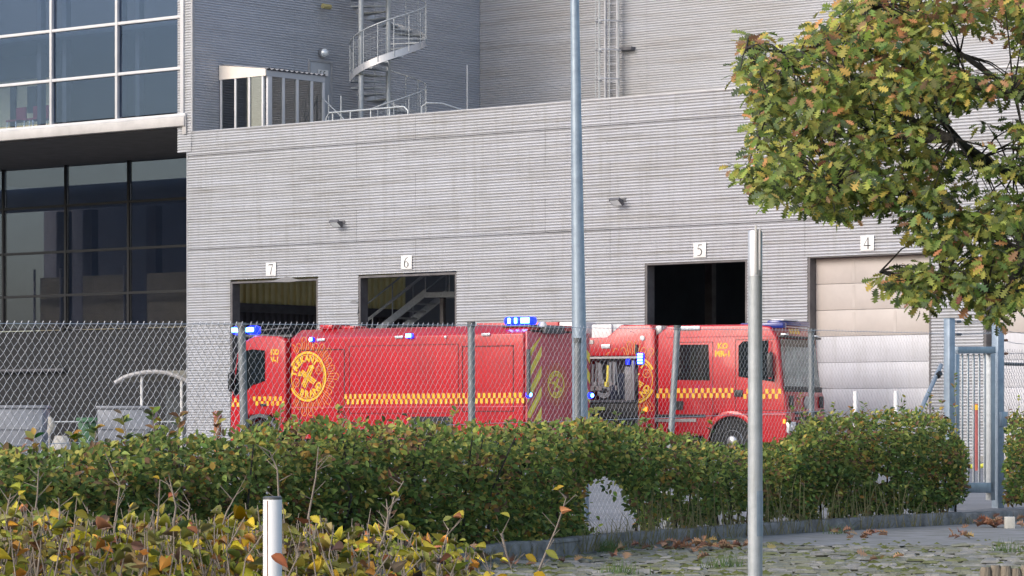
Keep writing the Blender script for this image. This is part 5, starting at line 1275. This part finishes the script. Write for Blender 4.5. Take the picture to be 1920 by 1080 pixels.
# foreground shrub with big leaves
sh=thing('foreground_shrub','twiggy autumn shrub with large yellow and orange leaves at the lower left','shrub')
r=np.random.default_rng(31); q=MB(); P=[];Fw=[];Up=[];Sz=[];grp=[]
TOPS=[(-60,965),(40,958),(120,975),(200,985),(260,972),(330,985),(420,978),(480,975),(530,990),(600,985),(660,1000),(720,985),(780,1005),(840,1018),(900,1040),(960,1075)]
for i in range(620):
    px=r.uniform(-60,905)**1.0; Y=r.uniform(11.6,13.9); top=float(interp(TOPS,px))+r.normal(6,16)
    if px>620 and r.random()<.45: continue
    a=at(px+r.normal(0,14),1190,Y); b=at(px+r.normal(0,10),top,Y); m1=a.lerp(b,.4)+Vector((r.normal(0,.03),0,0)); m2=a.lerp(b,.72)+Vector((r.normal(0,.025),0,0))
    q.tube([a,m1,m2,b],.0045,5,r1=.0016)
    for k_ in range(r.integers(3,8)):
        t=r.uniform(.42,.99); p=a.lerp(b,t); P.append((p.x+r.normal(0,.02),p.y,p.z)); an=r.uniform(0,2*PI); Fw.append((math.cos(an),math.sin(an)*.7,r.uniform(-.5,.7))); Up.append((r.normal(0,.5),r.normal(-.6,.4),r.uniform(.1,1))); Sz.append(r.uniform(.026,.056)*(1.15 if r.random()<.2 else 1)); grp.append(px)
# tall bare twigs
for (pts) in ([(528,1080),(524,960),(520,880),(505,845)],[(545,1075),(575,985),(592,895),(597,838)],[(35,1080),(60,1000),(70,930),(72,880)],[(210,1060),(215,985),(225,910),(210,880)],[(290,1050),(297,960),(300,900)],[(320,1020),(330,950),(316,890)],[(690,1080),(722,1000),(738,935),(757,902)],[(722,1000),(728,965),(724,935)],[(1008,1075),(1022,1040),(1045,985),(1062,932)],[(940,1000),(950,1040),(960,1070)],[(10,1075),(8,1000),(15,950),(20,925)],[(820,1080),(830,1030),(842,990)],[(105,1010),(112,965),(110,935)],[(170,1050),(172,1000),(163,950)],[(400,1080),(410,1010),(425,960),(450,915)],[(355,1010),(353,965),(356,945)]):
    Y=r.uniform(12,13); pp_=[at(a,b,Y) for a,b in pts]; q.tube(pp_,.006,6,r1=.0018)
    for a,b in zip(pp_,pp_[1:]):
        for k_ in range(3):
            c_=a.lerp(b,r.random()); e=c_+Vector((r.choice([-1,1])*r.uniform(.02,.06),r.normal(0,.02),r.uniform(.02,.07))); q.tube([c_,e],.002,4,r1=.001)
            if r.random()<.3: P.append(e[:]); Fw.append((r.normal(0,1),-.2,.4)); Up.append((0,-.7,.6)); Sz.append(r.uniform(.024,.042)); grp.append(0)
for px,py,sz,cc in ((508,1042,.07,0),(1022,1032,.06,1),(985,1040,.05,1),(930,1080,.07,0),(1000,1075,.06,0)):
    p=at(px,py,12.2 if px>600 else 11.2); P.append(p[:]); Fw.append((.8,-.1,-.5)); Up.append((0,-.9,.3)); Sz.append(sz); grp.append(0)
tw=q.build('twigs',M['twig'],sh); tw['kind']='stuff'
n_=len(P); P=np.array(P); AUT=[(.38,.36,.06),(.60,.46,.05),(.58,.28,.06),(.42,.18,.09),(.24,.16,.10),(.17,.20,.04),(.27,.25,.08),(.14,.10,.07)]
col=pal_pick(n_,AUT,[8,3.4,1.4,1.0,1.6,4,5,.6]); zrel=(P[:,2]-P[:,2].min())
col[-5]=(.50,.20,.07); col[-2:]=(.62,.40,.03)
tv,tf=beech(.55); tv=tv*np.array([1,1.0,1.6]); leaf_cloud(sh,tv,tf,P,rotmats(np.array(Fw),np.array(Up)),np.array(Sz),col,M['leafdry'],'foliage',300,P[:,1]-.6*(P[:,2]>.28))

# oak tree: trunk right of the frame, limbs reaching in
oak=thing('oak_tree','oak tree with green and rusty autumn leaves reaching in from the right','tree')
YO=17.2; tb=at(2160,800,YO); q=MB()
q.tube([(tb.x,YO,-.1),(tb.x+.03,YO,1.2),(tb.x-.03,YO,2.6),(tb.x,YO+.1,4.6)],.16,12,r1=.09); q.build('trunk',M['bark'],oak,smooth=True)
q=MB()
LIMBS=[[(2160,520),(2040,400),(1900,330),(1790,260),(1690,215),(1600,170),(1480,110)],[(2150,330),(2030,240),(1900,170),(1800,100),(1720,50),(1620,10)],[(2150,560),(2040,560),(1920,480),(1830,420),(1730,385),(1560,350),(1400,320)],[(2140,640),(2040,600),(1930,550),(1850,545),(1770,540),(1650,510)],[(1900,330),(1830,300),(1770,230),(1700,150),(1650,90)],[(1790,260),(1650,260),(1530,250),(1420,230)],[(2150,250),(2030,130),(1930,50),(1850,-40)],[(1900,170),(1820,160),(1700,120),(1560,70),(1500,100),(1400,90)],[(1920,480),(1880,560),(1860,595)]]
tips=[]
for lim in LIMBS:
    Y=YO; pp_=[]
    for i,(a,b) in enumerate(lim): pp_.append(at(a,b,YO+.5*math.sin(a*.011+b*.017)))
    q.tube(pp_,.026,7,r1=.005); tips.append(pp_)
POLY=[(1575,-10),(1520,36),(1470,84),(1432,52),(1380,56),(1392,100),(1364,145),(1398,182),(1420,212),(1392,238),(1418,262),(1395,300),(1352,300),(1348,316),(1378,346),(1402,362),(1434,388),(1474,404),(1508,420),(1542,410),(1572,430),(1600,416),(1640,412),(1690,430),(1722,456),(1745,480),(1690,494),(1640,512),(1606,508),(1626,536),(1648,556),(1690,565),(1722,592),(1752,570),(1800,556),(1822,580),(1852,606),(1872,608),(1892,592),(1930,575),(2050,600),(2160,520),(2200,300),(2160,-40),(1900,-90),(1650,-60)]
def inside(x,y_):
    c_=False; n_=len(POLY); j=n_-1
    for i in range(n_):
        xi,yi=POLY[i]; xj,yj=POLY[j]
        if (yi>y_)!=(yj>y_) and x<(xj-xi)*(y_-yi)/(yj-yi)+xi: c_=not c_
        j=i
    return c_
HOLES=[(1810,75,55,22),(1860,105,60,25),(1890,200,55,25),(1800,215,35,20),(1840,260,70,22),(1790,330,22,14),(1740,250,20,12),(1905,340,40,18),(1700,440,18,10),(1660,300,14,10),(1535,285,14,10),(1820,375,26,12),(1900,440,24,12),(1565,250,12,8),(1780,480,30,12),(1880,50,30,14),(1620,205,14,8),(1850,330,30,14)]
r=np.random.default_rng(41); P=[];Fw=[];Up=[];Sz=[];PX=[]
cnt=0; tries=0
while cnt<2800 and tries<120000:
    tries+=1; px=r.uniform(1345,2200); py=r.uniform(-80,612)
    if not (inside(px,py) and inside(px-5,py) and inside(px,py+(26 if px<1700 else 14)) and inside(px,py-8)): continue
    if px>1960 and r.random()<.5: continue
    hole=False
    for hx,hy,rx,ry in HOLES:
        if ((px-hx)/rx)**2+((py-hy)/ry)**2<1.7: hole=True
    if hole and r.random()<.95: continue
    if snoise(px*.012,py*.016,5)<-.42 and r.random()<.6: continue
    cnt+=1; Y=YO+r.normal(0,.55); c_=at(px,py,Y); ap=r.uniform(0,2*PI)
    # twig from nearest limb point
    best=min((p for t_ in tips for p in t_),key=lambda p:(p-c_).length)
    if (best-c_).length<.45 and cnt%3==0: q.tube([best,best.lerp(c_,.5)+Vector((0,0,.03)),c_],.006,5,r1=.002)
    for k_ in range(r.integers(5,9)):
        an=ap+k_*2*PI/6+r.normal(0,.3); d=Vector((math.cos(an)*r.uniform(.5,1),math.sin(an)*r.uniform(.4,1),r.normal(-.35,.35)))
        off=d*r.uniform(.01,.05); tip=at(px,py,Y)
        pp2=(c_.x+off.x,c_.y+off.y,c_.z+off.z)
        P.append(pp2); Fw.append(d[:]); Up.append((r.normal(-.1,.4),r.normal(-.75,.4),.8)); Sz.append(r.uniform(.042,.080)); PX.append((px,py))
q.build('limbs',M['bark'],oak,smooth=True)
P=np.array(P); n_=len(P); PX=np.array(PX)
OAK=[(.14,.20,.05),(.21,.27,.065),(.30,.34,.085),(.42,.40,.09),(.50,.38,.09),(.58,.29,.13),(.36,.19,.11),(.11,.15,.07)]
ga=pal_pick(n_,OAK,[4,5,4,2,.7,.25,.3,3]); gb=pal_pick(n_,OAK,[1,1.5,2.5,3,2.4,2,1.6,.5])
rust=snoise(PX[:,0]*.013,PX[:,1]*.018,9)+np.clip((140-PX[:,1])/220,-.4,.6)+.05
cl=np.random.default_rng(5).random(n_); col=np.where((cl<np.clip(rust*1.1,.04,.8))[:,None],gb,ga)
tv,tf=oakleaf(); leaf_cloud(oak,tv,tf,P,rotmats(np.array(Fw),np.array(Up)),np.array(Sz),col,M['leaf'],'foliage',300,P[:,1]+10*(PX[:,0]>1915)+10*(PX[:,1]<0))

# fallen leaves, weeds, moss and grass tufts
r=np.random.default_rng(51); P=[]
def heap(px,Y,n,sx,sy,h):
    for i in range(n): P.append((gx(px,Y)+r.normal(0,sx),Y+r.normal(0,sy),-.035+abs(r.normal(0,h))))
heap(1320,24.2,36,.16,.12,.025); heap(1285,24.1,10,.10,.08,.012); heap(1350,24.0,6,.2,.1,.01); heap(1390,24.3,8,.16,.1,.012); heap(1624,26.9,12,.05,.05,.02); heap(1568,27.6,8,.06,.06,.015); heap(1797,26.6,9,.05,.04,.012); heap(1870,29.6,34,.10,.07,.03); heap(1850,29.6,10,.08,.06,.02); heap(1110,24.0,8,.2,.15,.01); heap(1170,24.2,5,.2,.12,.012); heap(1860,17.6,14,.05,.05,.02); heap(1095,22.0,4,.1,.1,.01); heap(945,21.0,5,.2,.1,.01); heap(1250,22.0,2,.3,.3,.005); heap(1550,22.5,2,.5,.6,.005); heap(1700,22.0,2,.5,.6,.005)
P=np.array(P); n_=len(P); an=r.uniform(0,2*PI,n_); fw=np.stack([np.cos(an),np.sin(an),r.normal(.15,.3,n_)],1); up_=np.stack([r.normal(0,.4,n_),r.normal(-.3,.4,n_),np.ones(n_)],1)
BR=[(.38,.20,.12),(.28,.14,.085),(.20,.11,.07),(.42,.25,.15),(.42,.30,.10)]; col=pal_pick(n_,BR,[4,3,2,2,.6])
fl=thing('fallen_leaves','brown fallen leaves lying in drifts on the cobbles and along the kerb','leaves'); fl['kind']='stuff'
tv,tf=oakleaf(.4); leaf_cloud(fl,tv,tf,P,rotmats(fw,up_),r.uniform(.06,.11,n_),col,M['leafdry'],'leaf_litter',0,r.random(n_))
q=MB(); 
def blades(px0,px1,n,hmin,hmax,Yo,w_=.003,lean=.06):
    for i in range(n):
        px=r.uniform(px0,px1); Y=kerbY(px)+Yo+r.normal(0,.06); b=Vector((gx(px,Y),Y,-.05 if Yo<0 else .05)); h=r.uniform(hmin,hmax); d=Vector((r.normal(0,lean),r.normal(0,lean),h)); ww=Vector((w_,0,0))
        m=b+d*.6+Vector((0,0,.0)); t_=b+d+Vector((d.x*.6,d.y*.6,-.02)); q.add([b-ww,b+ww,m+ww*.7,m-ww*.7,t_],[(0,1,2,3),(3,2,4)])
blades(1090,1460,220,.06,.34,-.05); blades(1460,1780,110,.05,.30,-.05); blades(1780,1925,60,.04,.12,-.05); blades(900,1090,60,.04,.16,-.06); blades(1200,1700,90,.2,.48,.0,.0035)
o=q.build('dry_weeds',mat('dry_grass',(.26,.22,.11),.8,var=.5,scale=6,col2=(.12,.13,.05))); tag(o,'thin dry weeds growing along the kerb','weeds',kind='stuff')
q=MB()
for (px,Y,n) in ((1145,24.0,110),(1570,27.9,40),(1120,24.2,40),(1880,18.3,30),(1885,24.0,50),(1160,20.3,60),(1360,21.3,70)):
    for i in range(n):
        b=Vector((gx(px,Y)+r.normal(0,.06),Y+r.normal(0,.06),-.06)); h=r.uniform(.03,.12); d=Vector((r.normal(0,.03),r.normal(0,.03),h)); ww=Vector((.003,0,0)); q.add([b-ww,b+ww,b+d],[(0,1,2)])
o=q.build('grass_tufts',mat('green_grass',(.09,.16,.04),.7,var=.4,scale=9)); tag(o,'small green grass tufts between cobbles and kerb','grass',kind='stuff')
# moss in the joints: low mounds
q=MB()
for i in range(750):
    px=r.uniform(850,1920); Y=r.uniform(20.0,26.5)
    if Y>kerbY(px)-.1 or snoise(px*.006,Y*1.1,2)<-.05: continue
    a_=r.uniform(.03,.09); b_=r.uniform(.02,.05); c_=(gx(px,Y),Y,-.062); v=[c_[:2]+(-.047+r.uniform(0,.008),)]
    for k_ in range(7): t_=2*PI*k_/7; rr=r.uniform(.7,1.2); v.append((c_[0]+a_*rr*math.cos(t_),c_[1]+b_*rr*math.sin(t_),-.075))
    q.add(v,[(0,1+k_,1+(k_+1)%7) for k_ in range(7)])
o=q.build('moss',mat('moss',(.13,.15,.035),.95,var=.5,scale=30,bump=.8,bscale=90),smooth=True); tag(o,'yellow green moss between the cobbles','moss',kind='stuff')
